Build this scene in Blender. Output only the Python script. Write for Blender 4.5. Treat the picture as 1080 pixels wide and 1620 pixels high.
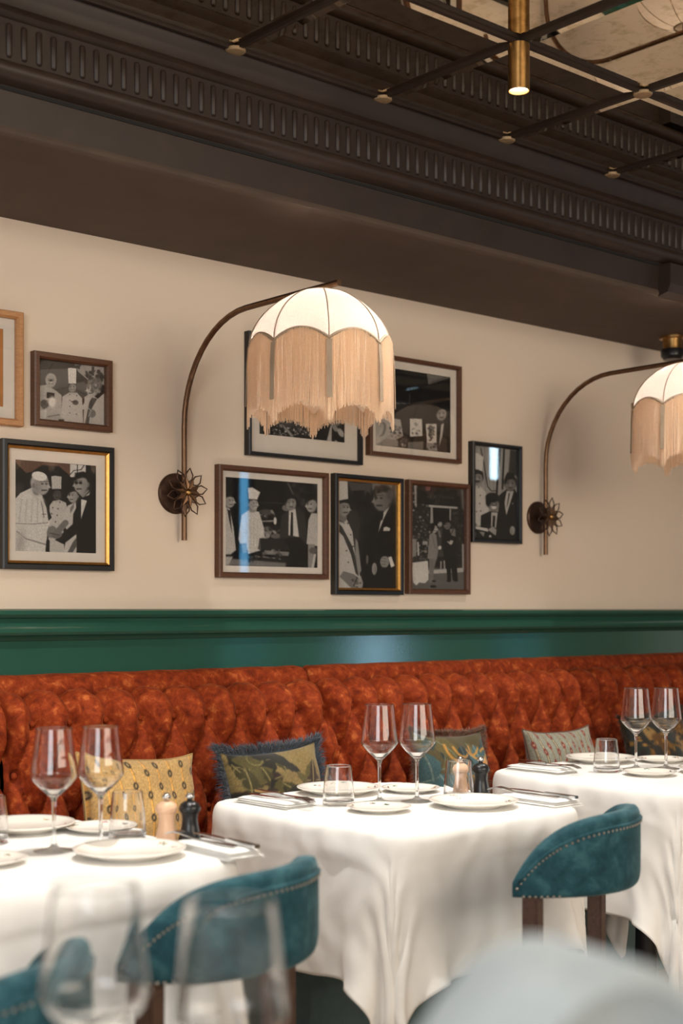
import bpy, bmesh, math, random
import numpy as np
from mathutils import Vector, Matrix

random.seed(7); rng = np.random.default_rng(7)
for o in list(bpy.data.objects): bpy.data.objects.remove(o)
scene = bpy.context.scene
COL = scene.collection
PI = math.pi

# ------------------------------------------------------------------ camera
CAM_H = 1.21
cam_d = bpy.data.cameras.new('camera'); cam = bpy.data.objects.new('camera', cam_d); COL.objects.link(cam)
cam.location = (0, 0, CAM_H)
YAW = math.acos(0.659)                      # view direction measured from the wall direction (+X)
cam.rotation_euler = (PI/2, 0, YAW - PI/2)
cam_d.sensor_fit = 'AUTO'; cam_d.sensor_width = 36
cam_d.lens = 2200/1620*36
cam_d.shift_y = 155/1620
cam_d.clip_start = 0.02; cam_d.clip_end = 100
cam_d.dof.use_dof = True; cam_d.dof.focus_distance = 3.75; cam_d.dof.aperture_fstop = 3.0
scene.camera = cam

# ------------------------------------------------------------------ world, big lights, exposure
world = bpy.data.worlds.new('world'); scene.world = world; world.use_nodes = True
bg = world.node_tree.nodes['Background']
bg.inputs[0].default_value = (1.0, 0.91, 0.82, 1); bg.inputs[1].default_value = 0.62
scene.view_settings.view_transform = 'Standard'; scene.view_settings.look = 'None'
scene.view_settings.gamma = 1; scene.view_settings.use_curve_mapping = False
scene.view_settings.exposure = 0.10
scene.cycles.use_denoising = True
scene.cycles.max_bounces = 10; scene.cycles.transparent_max_bounces = 24
scene.cycles.transmission_bounces = 10
scene.cycles.sample_clamp_indirect = 6
scene.cycles.blur_glossy = 0.5

def area_light(name, loc, target, sx, sy, power, col):
    d = bpy.data.lights.new(name, 'AREA'); d.shape = 'RECTANGLE'; d.size = sx; d.size_y = sy
    d.energy = power; d.color = col
    o = bpy.data.objects.new(name, d); COL.objects.link(o); o.location = loc
    o.rotation_euler = (Vector(target)-Vector(loc)).to_track_quat('-Z', 'Y').to_euler()
    return o
area_light('window_daylight', (-2.6, -1.2, 1.9), (1.6, 2.0, 0.8), 2.4, 1.8, 95, (0.93, 0.97, 1.0))  # added cool fill from the left, no window is built here
area_light('room_light', (2.4, -1.8, 2.1), (2.6, 3.4, 1.3), 3.2, 1.4, 82, (1.0, 0.88, 0.73))  # added warm fill to brighten wall and cloth fronts, no fixture behind it

# ------------------------------------------------------------------ helpers
def lin(c):
    return tuple((x/12.92 if x <= .04045 else ((x+.055)/1.055)**2.4) for x in c)
def rgb(r, g, b): return lin((r/255, g/255, b/255)) + (1.0,)

def tag(o, label=None, cat=None, group=None, kind=None):
    if label: o['label'] = label
    if cat: o['category'] = cat
    if group: o['group'] = group
    if kind: o['kind'] = kind
    return o

class MB:
    def __init__(s): s.v = []; s.f = []; s.n = 0
    def add(s, v, f):
        v = np.asarray(v, float).reshape(-1, 3); b = s.n
        s.v.append(v); s.n += len(v)
        s.f.extend([tuple(i+b for i in q) for q in f]); return s
    def box(s, lo, hi):
        x0, y0, z0 = lo; x1, y1, z1 = hi
        v = [(x0,y0,z0),(x1,y0,z0),(x1,y1,z0),(x0,y1,z0),(x0,y0,z1),(x1,y0,z1),(x1,y1,z1),(x0,y1,z1)]
        return s.add(v, [(0,3,2,1),(4,5,6,7),(0,1,5,4),(1,2,6,5),(2,3,7,6),(3,0,4,7)])
    def lathe(s, prof, n=32, c=(0,0,0), M=None):
        prof = list(prof); v = []; f = []
        a = np.arange(n)*2*PI/n
        for r, z in prof:
            for t in a: v.append((r*math.cos(t), r*math.sin(t), z))
        for i in range(len(prof)-1):
            for j in range(n):
                k = (j+1) % n
                f.append((i*n+j, i*n+k, (i+1)*n+k, (i+1)*n+j))
        if prof[0][0] > 1e-6: f.append(tuple(reversed(range(n))))
        if prof[-1][0] > 1e-6: f.append(tuple(range((len(prof)-1)*n, len(prof)*n)))
        v = np.array(v)
        if M is not None: v = v @ np.array(M.to_3x3()).T
        return s.add(v+np.array(c), f)
    def tube(s, path, r, n=10, cap=True):
        P = np.array(path, float); m = len(P); R = np.full(m, r) if np.isscalar(r) else np.array(r)
        v = []; f = []; up = None
        for i in range(m):
            t = P[min(i+1, m-1)]-P[max(i-1, 0)]; t /= np.linalg.norm(t)+1e-12
            if up is None:
                up = np.array((0,0,1.)) if abs(t[2]) < .9 else np.array((1.,0,0))
            a = np.cross(t, up); a /= np.linalg.norm(a)+1e-12; b = np.cross(a, t); up = b
            for j in range(n):
                q = 2*PI*j/n; v.append(P[i]+R[i]*(math.cos(q)*a+math.sin(q)*b))
        for i in range(m-1):
            for j in range(n):
                k = (j+1) % n; f.append((i*n+j, i*n+k, (i+1)*n+k, (i+1)*n+j))
        if cap: f.append(tuple(reversed(range(n)))); f.append(tuple(range((m-1)*n, m*n)))
        return s.add(v, f)
    def extrude_x(s, prof, x0, x1, close=True):
        n = len(prof); v = [(x0, y, z) for y, z in prof]+[(x1, y, z) for y, z in prof]; f = []
        for i in range(n if close else n-1):
            k = (i+1) % n; f.append((i, k, n+k, n+i))
        if close: f.append(tuple(reversed(range(n)))); f.append(tuple(range(n, 2*n)))
        return s.add(v, f)
    def grid(s, A, wrap=False):
        A = np.asarray(A); a, b = A.shape[:2]; f = []
        for i in range(a-1):
            for j in range(b if wrap else b-1):
                k = (j+1) % b; f.append((i*b+j, i*b+k, (i+1)*b+k, (i+1)*b+j))
        return s.add(A.reshape(-1, 3), f)
    def strip(s, pts, widths, th, M=None):      # flat bar: centre line pts (x,y,z), half widths along x
        v = []; f = []; m = len(pts)
        for (x, y, z), w in zip(pts, widths):
            v += [(x-w,y,z-th/2),(x+w,y,z-th/2),(x+w,y,z+th/2),(x-w,y,z+th/2)]
        for i in range(m-1):
            for j in range(4):
                k = (j+1) % 4; f.append((i*4+j, i*4+k, i*4+4+k, i*4+4+j))
        f.append((3,2,1,0)); f.append(tuple(range(4*m-4, 4*m)))
        return s.add(v, f)
    def mesh(s, name, smooth=False, bevel=0):
        me = bpy.data.meshes.new(name)
        V = np.concatenate(s.v) if s.v else np.zeros((0,3))
        me.from_pydata(V.tolist(), [], s.f)
        bm = bmesh.new(); bm.from_mesh(me)
        bmesh.ops.recalc_face_normals(bm, faces=bm.faces)
        if bevel:
            bmesh.ops.bevel(bm, geom=[e for e in bm.edges if e.calc_face_angle(0) > .6], offset=bevel, segments=2, affect='EDGES', clamp_overlap=True)
        bm.to_mesh(me); bm.free()
        if smooth:
            me.polygons.foreach_set('use_smooth', [True]*len(me.polygons))
            if smooth is not True: me.set_sharp_from_angle(angle=smooth)
        me.update(); return me
    def build(s, name, mat, parent=None, smooth=False, bevel=0, loc=None):
        return link(name, s.mesh(name, smooth, bevel), mat, parent, loc)
def link(name, me, mat, parent=None, loc=None):
    o = bpy.data.objects.new(name, me); COL.objects.link(o)
    if mat and not me.materials: me.materials.append(mat)
    if parent: o.parent = parent
    if loc is not None: o.location = loc
    return o
def thing(name, label, cat, loc=(0,0,0), rz=0, group=None, kind=None):
    o = bpy.data.objects.new(name, None); COL.objects.link(o); o.empty_display_size = .05
    o.location = loc; o.rotation_euler = (0, 0, rz)
    return tag(o, label, cat, group, kind)
def dup(o, loc=None, rz=None, label=None, parent=None):
    c = o.copy(); COL.objects.link(c)
    if parent: c.parent = parent
    if loc is not None: c.location = loc
    if rz is not None: c.rotation_euler = (0, 0, rz)
    if label: c['label'] = label
    for ch in list(o.children): dup(ch, parent=c)
    return c

# ------------------------------------------------------------------ materials
class NT:
    def __init__(s, name):
        s.m = bpy.data.materials.new(name); s.m.use_nodes = True; s.t = s.m.node_tree
        s.b = s.t.nodes['Principled BSDF']; s.out = s.t.nodes['Material Output']
    def n(s, typ, **kw):
        x = s.t.nodes.new(typ)
        for k, v in kw.items(): setattr(x, k, v)
        return x
    def l(s, a, b): s.t.links.new(a, b)
    def noise(s, scale, detail=3, rough=.55, vec=None, dist=0):
        x = s.n('ShaderNodeTexNoise'); x.inputs['Scale'].default_value = scale
        x.inputs['Detail'].default_value = detail; x.inputs['Roughness'].default_value = rough
        x.inputs['Distortion'].default_value = dist
        s.l(vec if vec else s.obj(), x.inputs['Vector']); return x.outputs['Fac']
    def obj(s):
        if not hasattr(s, 'tc'): s.tc = s.n('ShaderNodeTexCoord')
        return s.tc.outputs['Object']
    def scaled(s, sc):
        x = s.n('ShaderNodeMapping'); x.inputs['Scale'].default_value = sc
        s.l(s.obj(), x.inputs['Vector']); return x.outputs['Vector']
    def ramp(s, fac, stops):
        x = s.n('ShaderNodeValToRGB'); e = x.color_ramp.elements
        while len(e) < len(stops): e.new(.5)
        for i, (p, c) in enumerate(stops): e[i].position = p; e[i].color = c
        s.l(fac, x.inputs['Fac']); return x.outputs['Color']
    def bump(s, h, strength=.3, dist=.002):
        x = s.n('ShaderNodeBump'); x.inputs['Strength'].default_value = strength; x.inputs['Distance'].default_value = dist
        s.l(h, x.inputs['Height']); s.l(x.outputs['Normal'], s.b.inputs['Normal']); return x
    def set(s, **kw):
        for k, v in kw.items(): s.b.inputs[k.replace('_', ' ')].default_value = v
        return s
def shade(c, k): return (c[0]*k, c[1]*k, c[2]*k, 1)
def plain(name, c, rough=.5, metal=0, var=.12, scale=18, bump=0, bscale=200, **kw):
    t = NT(name)
    t.l(t.ramp(t.noise(scale), [(.3, shade(c, 1-var)), (.7, shade(c, 1+var))]), t.b.inputs['Base Color'])
    t.set(Roughness=rough, Metallic=metal, **kw)
    if bump: t.bump(t.noise(bscale), bump)
    return t.m
def wood(name, c1, c2, sc=(3, 40, 40), rough=.45):
    t = NT(name)
    t.l(t.ramp(t.noise(3, 5, .6, t.scaled(sc), .6), [(.25, c1), (.75, c2)]), t.b.inputs['Base Color'])
    t.set(Roughness=rough); return t.m
def velvet(name, stops, scale, sheen=(1,.5,.3,1), sw=.6, rough=.75, detail=6):
    t = NT(name)
    f = t.noise(scale, detail, .68, dist=.4)
    t.l(t.ramp(f, stops), t.b.inputs['Base Color'])
    t.set(Roughness=rough, Sheen_Weight=sw, Sheen_Roughness=.35, Sheen_Tint=sheen)
    t.b.inputs['Specular IOR Level'].default_value = .15
    t.bump(t.noise(900, 2), .15, .001); return t.m
def vcol(name, rough=.6, sheen=0, bump=0, bscale=900, spec=.3):
    t = NT(name); a = t.n('ShaderNodeVertexColor', layer_name='Col')
    t.l(a.outputs['Color'], t.b.inputs['Base Color']); t.set(Roughness=rough, Sheen_Weight=sheen)
    t.b.inputs['Specular IOR Level'].default_value = spec
    if bump: t.bump(t.noise(bscale, 2), bump, .001)
    return t.m
def fabric_translucent(name, col, transp=0.0, dif=.35, weave=0):
    t = NT(name); nt = t.t; nt.nodes.remove(t.b)
    d = t.n('ShaderNodeBsdfDiffuse'); d.inputs[0].default_value = col
    tr = t.n('ShaderNodeBsdfTranslucent'); tr.inputs[0].default_value = col
    nz = t.ramp(t.noise(260, 2), [(.3, shade(col, .88)), (.7, col)])
    t.l(nz, d.inputs[0]); t.l(nz, tr.inputs[0])
    m = t.n('ShaderNodeMixShader'); m.inputs[0].default_value = 1-dif
    t.l(d.outputs[0], m.inputs[1]); t.l(tr.outputs[0], m.inputs[2]); last = m
    if transp:
        p = t.n('ShaderNodeBsdfTransparent'); m2 = t.n('ShaderNodeMixShader'); m2.inputs[0].default_value = transp
        t.l(m.outputs[0], m2.inputs[1]); t.l(p.outputs[0], m2.inputs[2]); last = m2
    t.l(last.outputs[0], t.out.inputs['Surface']); return t.m
def emit(name, col, k):
    t = NT(name); nt = t.t; nt.nodes.remove(t.b); e = t.n('ShaderNodeEmission')
    e.inputs[0].default_value = col; e.inputs[1].default_value = k
    t.l(e.outputs[0], t.out.inputs['Surface']); return t.m

def mat_wall():
    t = NT('woven_wallcovering')
    c = rgb(224, 206, 186)
    wv = t.noise(1.0, 4, .7, t.scaled((260, 260, 420)))
    big = t.noise(1.2, 2)
    mix = t.n('ShaderNodeMath', operation='ADD'); t.l(wv, mix.inputs[0]); t.l(big, mix.inputs[1])
    t.l(t.ramp(mix.outputs[0], [(.75/2+.05, shade(c, .90)), (.65, shade(c, 1.06))]), t.b.inputs['Base Color'])
    t.set(Roughness=.9); t.b.inputs['Specular IOR Level'].default_value = .1
    t.bump(wv, .35, .001); return t.m
M = {}
M['wall'] = mat_wall()
M['soffit'] = plain('brown_painted_soffit', rgb(80, 65, 55), .75, var=.1, scale=9, bump=.15, bscale=500)
M['cornice'] = plain('dark_brown_cornice', rgb(44, 31, 24), .5, var=.18, scale=14, bump=.1, bscale=300)
M['black'] = plain('black_shadow_gap', rgb(12, 10, 9), .7)
M['green'] = plain('green_gloss_paint', rgb(42, 84, 70), .11, var=.05, scale=6, bump=.05, bscale=160)
M['plinth'] = plain('grey_teal_paint', rgb(78, 98, 96), .6)
M['floor'] = wood('oak_floor', rgb(128, 104, 80), rgb(160, 134, 106), (1.5, 16, 16), .4)
M['plain_ceiling'] = plain('cream_ceiling', rgb(200, 190, 172), .9)
M['room_wall'] = plain('cream_room_wall', rgb(190, 176, 155), .9)
def mat_mirror():
    t = NT('antique_mirror')
    sp = t.ramp(t.noise(26, 6, .7), [(.34, rgb(208, 193, 166)), (.5, rgb(238, 227, 208))])
    t.l(sp, t.b.inputs['Base Color']); t.set(Metallic=1.0, Roughness=.035)
    t.l(t.ramp(t.noise(30, 6, .75), [(.30, (.09,.09,.09,1)), (.42, (.012,.012,.012,1))]), t.b.inputs['Roughness']); return t.m
M['mirror'] = mat_mirror()
M['rosette'] = plain('dull_brass', rgb(176, 150, 116), .45, .35, .1, 60)
M['brass'] = plain('aged_brass', rgb(176, 136, 84), .32, 1, .15, 60)
M['bronze'] = plain('dark_bronze', rgb(116, 88, 66), .38, .9, .2, 50)
M['bronze_dark'] = plain('brown_bronze', rgb(84, 62, 50), .42, .8, .2, 50)
M['nail'] = plain('dull_nail_heads', rgb(150, 146, 138), .55, .5, .3, 300)
M['silver'] = plain('polished_steel', rgb(205, 205, 205), .16, 1, .04)
M['velvet'] = velvet('rust_crushed_velvet', [(.30, rgb(92, 32, 12)), (.46, rgb(130, 48, 18)), (.58, rgb(150, 63, 26)), (.72, rgb(200, 110, 56))], 38, (1,.5,.25,1), .10)
M['teal'] = velvet('teal_velvet', [(.3, rgb(24, 54, 62)), (.5, rgb(36, 74, 84)), (.72, rgb(64, 106, 114))], 22, (.6,.85,.9,1), .25)
M['pale'] = velvet('pale_blue_velvet', [(.3, rgb(158, 168, 172)), (.7, rgb(184, 192, 194))], 8, (.8,.9,1,1), .5)
M['wood_dark'] = wood('dark_walnut', rgb(58, 40, 32), rgb(92, 66, 52))
M['wood_frame'] = wood('brown_frame_wood', rgb(70, 40, 20), rgb(102, 62, 34), (14, 14, 60))
M['wood_oak'] = wood('light_oak_frame', rgb(170, 116, 70), rgb(200, 148, 98), (14, 14, 60))
M['wood_mill'] = wood('pale_beech', rgb(214, 170, 136), rgb(232, 192, 160), (30, 30, 5))
M['black_lacquer'] = plain('black_lacquer', rgb(26, 26, 28), .3, var=.1)
M['black_frame'] = plain('black_frame', rgb(20, 18, 18), .4, var=.2)
M['gold'] = plain('gold_slip', rgb(190, 140, 70), .35, .8, .15, 80)
M['mat'] = plain('white_mount_board', rgb(226, 216, 204), .9, var=.03)
M['paper'] = plain('ochre_print', rgb(186, 124, 66), .8, var=.06)
M['print'] = vcol('photo_print', .5)
M['cushion'] = vcol('cushion_cloth', .85, .2, .4)
M['china'] = plain('white_china', rgb(240, 234, 224), .12, var=.02)
M['linen'] = plain('white_linen', rgb(238, 236, 232), .85, var=.03, bump=.2, bscale=800)
M['deco'] = vcol('painted_flowers', .2)
M['fringe_blue'] = plain('navy_fringe', rgb(38, 52, 66), .6, var=.6, scale=60, Sheen_Weight=.5)
M['fringe_brown'] = plain('brown_fringe', rgb(96, 58, 34), .6, var=.5, scale=60, Sheen_Weight=.3)
M['fringe_dark'] = plain('dark_fringe', rgb(52, 40, 24), .6, var=.5, scale=60)
M['shade'] = fabric_translucent('cream_shade_silk', (.68, .625, .56, 1), 0, .3)
M['lining'] = fabric_translucent('cream_lining', (.95, .84, .70, 1), .48, .3)
M['fringe'] = fabric_translucent('cream_thread', (.96, .83, .68, 1), 0, .22)
M['braid'] = plain('taupe_braid', rgb(150, 130, 108), .8, bump=.5, bscale=600)
M['bulb'] = emit('warm_bulb', (1, .84, .68, 1), 12)
M['spot_lens'] = emit('spot_lens', (1, .86, .66, 1), 14)
M['sky_blue'] = emit('daylight_pane', (.12, .45, .8, 1), 5)
M['sky_white'] = emit('pale_daylight_pane', (.45, .72, 1, 1), 20)
M['sky_bright'] = emit('bright_daylight_pane', (.6, .85, 1, 1), 14)
def mat_glass(name, tint=(1,1,1,1), rough=0):
    t = NT(name); t.t.nodes.remove(t.b); g = t.n('ShaderNodeBsdfGlass')
    g.inputs['Color'].default_value = tint; g.inputs['IOR'].default_value = 1.45; g.inputs['Roughness'].default_value = rough
    t.l(g.outputs[0], t.out.inputs['Surface']); return t.m
M['glass'] = mat_glass('clear_glass')
def mat_pane():
    t = NT('picture_glass'); t.t.nodes.remove(t.b)
    p = t.n('ShaderNodeBsdfTransparent'); g = t.n('ShaderNodeBsdfGlossy'); g.inputs['Roughness'].default_value = .01
    lw = t.n('ShaderNodeLayerWeight'); lw.inputs['Blend'].default_value = .5
    k = t.n('ShaderNodeMath', operation='POWER'); k.inputs[1].default_value = 5.0; t.l(lw.outputs['Facing'], k.inputs[0])
    k2 = t.n('ShaderNodeMath', operation='MULTIPLY_ADD'); k2.inputs[1].default_value = .92; k2.inputs[2].default_value = .06; t.l(k.outputs[0], k2.inputs[0])
    m = t.n('ShaderNodeMixShader'); t.l(k2.outputs[0], m.inputs[0]); t.l(p.outputs[0], m.inputs[1]); t.l(g.outputs[0], m.inputs[2])
    t.l(m.outputs[0], t.out.inputs['Surface']); return t.m
M['pane'] = mat_pane()

# ------------------------------------------------------------------ structure
WY = 3.40                       # wall plane
MB().box((-3, WY, 0), (8.5, WY+.12, 3.5)).build('wall_back', M['wall']); tag(bpy.data.objects['wall_back'], kind='structure')
o = MB().box((-4, -4.4, -.08), (15, WY+.12, 0)).build('floor', M['floor']); tag(o, kind='structure')
# dado rail and green panel
rail = [(WY, 1.213), (3.352, 1.213), (3.342, 1.208), (3.340, 1.198), (3.346, 1.190), (3.358, 1.186), (3.362, 1.180),
        (3.360, 1.176), (3.352, 1.168), (3.348, 1.160), (3.346, 1.150), (3.350, 1.143), (3.362, 1.139), (3.372, 1.134), (3.377, 1.127), (WY, 1.125)]
o = MB().extrude_x(rail, -3, 8.5).build('trim_1', M['green'], smooth=.5); tag(o, 'glossy green moulded dado rail along the wall', kind='structure')
o = MB().box((-3, 3.380, 0), (8.5, WY, 1.126)).build('trim_2', M['green']); tag(o, 'glossy green panel below the dado rail', kind='structure')

# soffit, cornice
SZ, SY, CZ = 2.262, 2.815, 2.60
X0, X1 = -1.0, 7.5
o = MB().extrude_x([(WY, SZ), (SY+.012, SZ), (SY+.003, SZ+.003), (SY-.004, SZ+.009), (SY-.004, SZ+.018), (SY, SZ+.024), (SY, 2.75), (WY, 2.75)], X0, X1).build('ceiling_soffit', M['soffit'], smooth=.6)
tag(o, 'brown painted soffit above the plaster wall', kind='structure')
# the vertical fascia, shadow gap and moulded cornice
corn = [(SY, 2.286), (SY-.004, 2.362), (SY+.02, 2.364), (SY+.02, 2.374), (2.786, 2.378), (2.778, 2.384), (2.772, 2.392), (2.770, 2.402), (2.774, 2.412), (2.782, 2.418),
        (2.792, 2.420), (2.794, 2.515), (2.786, 2.518), (2.780, 2.526), (2.784, 2.534), (2.792, 2.545), (2.792, 2.56), (2.788, 2.575), (2.782, 2.588), (2.780, CZ), (2.780, CZ+.02), (SY+.05, CZ+.02), (SY+.05, 2.286)]
corn_o = MB().extrude_x(corn, X0, X1).build('trim_3', M['cornice'], smooth=.6)
tag(corn_o, 'dark brown fluted cornice under the mirrored ceiling', kind='structure')
MB().box((X0, SY-.003, 2.3645), (X1, SY+.019, 2.3735)).build('shadow_gap', M['black'], corn_o)  # black strip puts the recess's shade into the colour
fl = MB(); nn = 8
prof = [(0.0, 0), (.0055, .0015), (.008, .006), (.008, .072), (.0055, .0765), (0.0, .078)]
fl.lathe(prof, 10); fm = fl.mesh('flute', True); fm.materials.append(M['cornice'])
x = 0.62
while x < 5.6:
    link('flute', fm, None, corn_o, (x, 2.794, 2.428)); x += .037
# darker return block at the right end
o = MB().extrude_x([(SY, SZ+.002), (2.775, SZ+.012), (2.765, 2.30), (2.765, 2.368), (SY, 2.37)], 3.88, X1).build('trim_4', M['cornice']); tag(o, 'dark brown box projecting under the cornice', kind='structure')

# mirrored ceiling grid
GX = [2.077+.499*i for i in range(-6, 11)]; GY = [2.770-.49*i for i in range(0, 6)]
ceil = MB().box((GX[0], GY[-1], CZ+.012), (GX[-1], SY+.05, CZ+.06)).build('ceiling', M['cornice']); tag(ceil, 'mirrored coffered ceiling above the tables', kind='structure')
def mirror_panel():
    w, d, b = .4865, .4775, .030
    zt, zl = CZ+.012, CZ+.003
    v = [(-w/2,-d/2,zt),(w/2,-d/2,zt),(w/2,d/2,zt),(-w/2,d/2,zt),(-w/2,-d/2,CZ+.0075),(w/2,-d/2,CZ+.0075),(w/2,d/2,CZ+.0075),(-w/2,d/2,CZ+.0075),
         (-w/2+b,-d/2+b,zl),(w/2-b,-d/2+b,zl),(w/2-b,d/2-b,zl),(-w/2+b,d/2-b,zl)]
    f = [(0,1,2,3)]+[(i,(i+1)%4,4+(i+1)%4,4+i) for i in range(4)]+[(4+i,4+(i+1)%4,8+(i+1)%4,8+i) for i in range(4)]+[(8,9,10,11)]
    return MB().add(v, f).mesh('mirror_panel')
mp = mirror_panel(); mp.materials.append(M['mirror'])
ros = MB().lathe([(0, .0035), (.024, .003), (.0255, .001), (.0255, -.0035), (.0235, -.006), (.012, -.0075), (0, -.008)], 28).mesh('rosette', .6); ros.materials.append(M['rosette'])
for i in range(len(GX)-1):
    for j in range(len(GY)-1):
        link('mirror_panel', mp, None, ceil, ((GX[i]+GX[i+1])/2, (GY[j]+GY[j+1])/2, 0))
for gx in GX: MB().box((gx-.006, GY[-1], CZ-.002), (gx+.006, GY[0], CZ+.0119)).build('glazing_bar', M['cornice'], ceil)
for gy in GY: MB().box((GX[0], gy-.006, CZ-.0025), (GX[-1], gy+.006, CZ+.0115)).build('glazing_bar', M['cornice'], ceil)
SPOT_COLS = (1.578, 2.576, 3.574, .58, 4.572)
for i, gx in enumerate(GX):
    for j, gy in enumerate(GY):
        if j == 1 and any(abs(gx-s) < .02 for s in SPOT_COLS): continue
        if .5 < gx < 6 and gy > 1: link('rosette', ros, None, ceil, (gx, gy, CZ))
# rest of the room (behind the camera)
o = MB().box((-4, -4.4, 3.4), (15, GY[-1], 3.46)).build('ceiling_room', M['plain_ceiling']); tag(o, kind='structure')
o = MB().box((-4, GY[-1]-.06, 2.55), (15, GY[-1], 3.4)).build('trim_5', M['cornice']); tag(o, kind='structure')
o = MB().box((-4, -4.4, 0), (15, -4.2, 3.4)).build('wall_front', M['room_wall']); tag(o, kind='structure')
for i, (a, b, z0, z1, m) in enumerate([(8.25, 8.38, .4, 2.9, 'sky_blue'), (9.90, 10.2, .2, 1.10, 'sky_white'), (11.85, 12.02, 2.72, 3.3, 'sky_bright'), (12.25, 12.45, .2, 1.10, 'sky_blue')]):
    w = thing('window_%d' % (i+1), None, None, ((a+b)/2, -4.19, z0), kind='structure')
    h = (b-a)/2; H = z1-z0
    MB().box((-h, -.01, 0), (h, .0, H)).build('pane', M[m], w)
    fm_ = MB()
    for q in ((-h-.05, -h, -.05, H+.05), (h, h+.05, -.05, H+.05), (-h, h, -.05, 0), (-h, h, H, H+.05)): fm_.box((q[0], -.01, q[2]), (q[1], .04, q[3]))
    fm_.build('window_frame', M['cornice'], w)

# ------------------------------------------------------------------ spotlights
def spot(loc, label, power, r=.0265, h=.113, ang=95, blend=.6):
    t = thing('ceiling_spotlight', label, 'spotlight', loc, group='brass ceiling spotlights')
    MB().lathe([(.008, 0), (r, 0), (r, -h), (r*.93, -h-.001), (r*.88, -h+.012), (0, -h+.012)], 32).build('housing', M['brass'], t, .6)
    MB().lathe([(0, -h+.008), (r*.86, -h+.008), (r*.86, -h+.0095), (0, -h+.0095)], 24).build('lens', M['spot_lens'], t)
    d = bpy.data.lights.new('spot_beam', 'SPOT'); d.energy = power; d.color = (1, .97, .91); d.spot_size = math.radians(ang); d.spot_blend = blend; d.shadow_soft_size = .02
    l = bpy.data.objects.new('spot_beam', d); COL.objects.link(l); l.parent = t; l.location = (0, 0, -h-.003)
    return t
spot((2.576, 2.28, CZ-.003), 'brass cylinder spotlight hanging below the mirrored ceiling', 58)
spot((1.578, 2.28, CZ-.003), 'brass cylinder spotlight above the left table', 84)
spot((3.574, 2.28, CZ-.003), 'brass cylinder spotlight above the right table', 58)
spot((.58, 1.30, CZ-.003), 'brass cylinder spotlight above the nearest table', 45)
t = thing('soffit_spotlight', 'stubby brass and black spotlight under the brown soffit at the right edge', 'spotlight', (4.49, 3.19, SZ))
MB().lathe([(.01, 0), (.05, 0), (.05, -.008), (.038, -.01), (.036, -.042), (.037, -.05)], 32).build('housing', M['brass'], t, .6)
MB().lathe([(.0, -.046), (.042, -.048), (.045, -.056), (.044, -.075), (.034, -.088), (.0, -.088)], 32).build('black_ring', M['black_lacquer'], t, .6)

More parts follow.
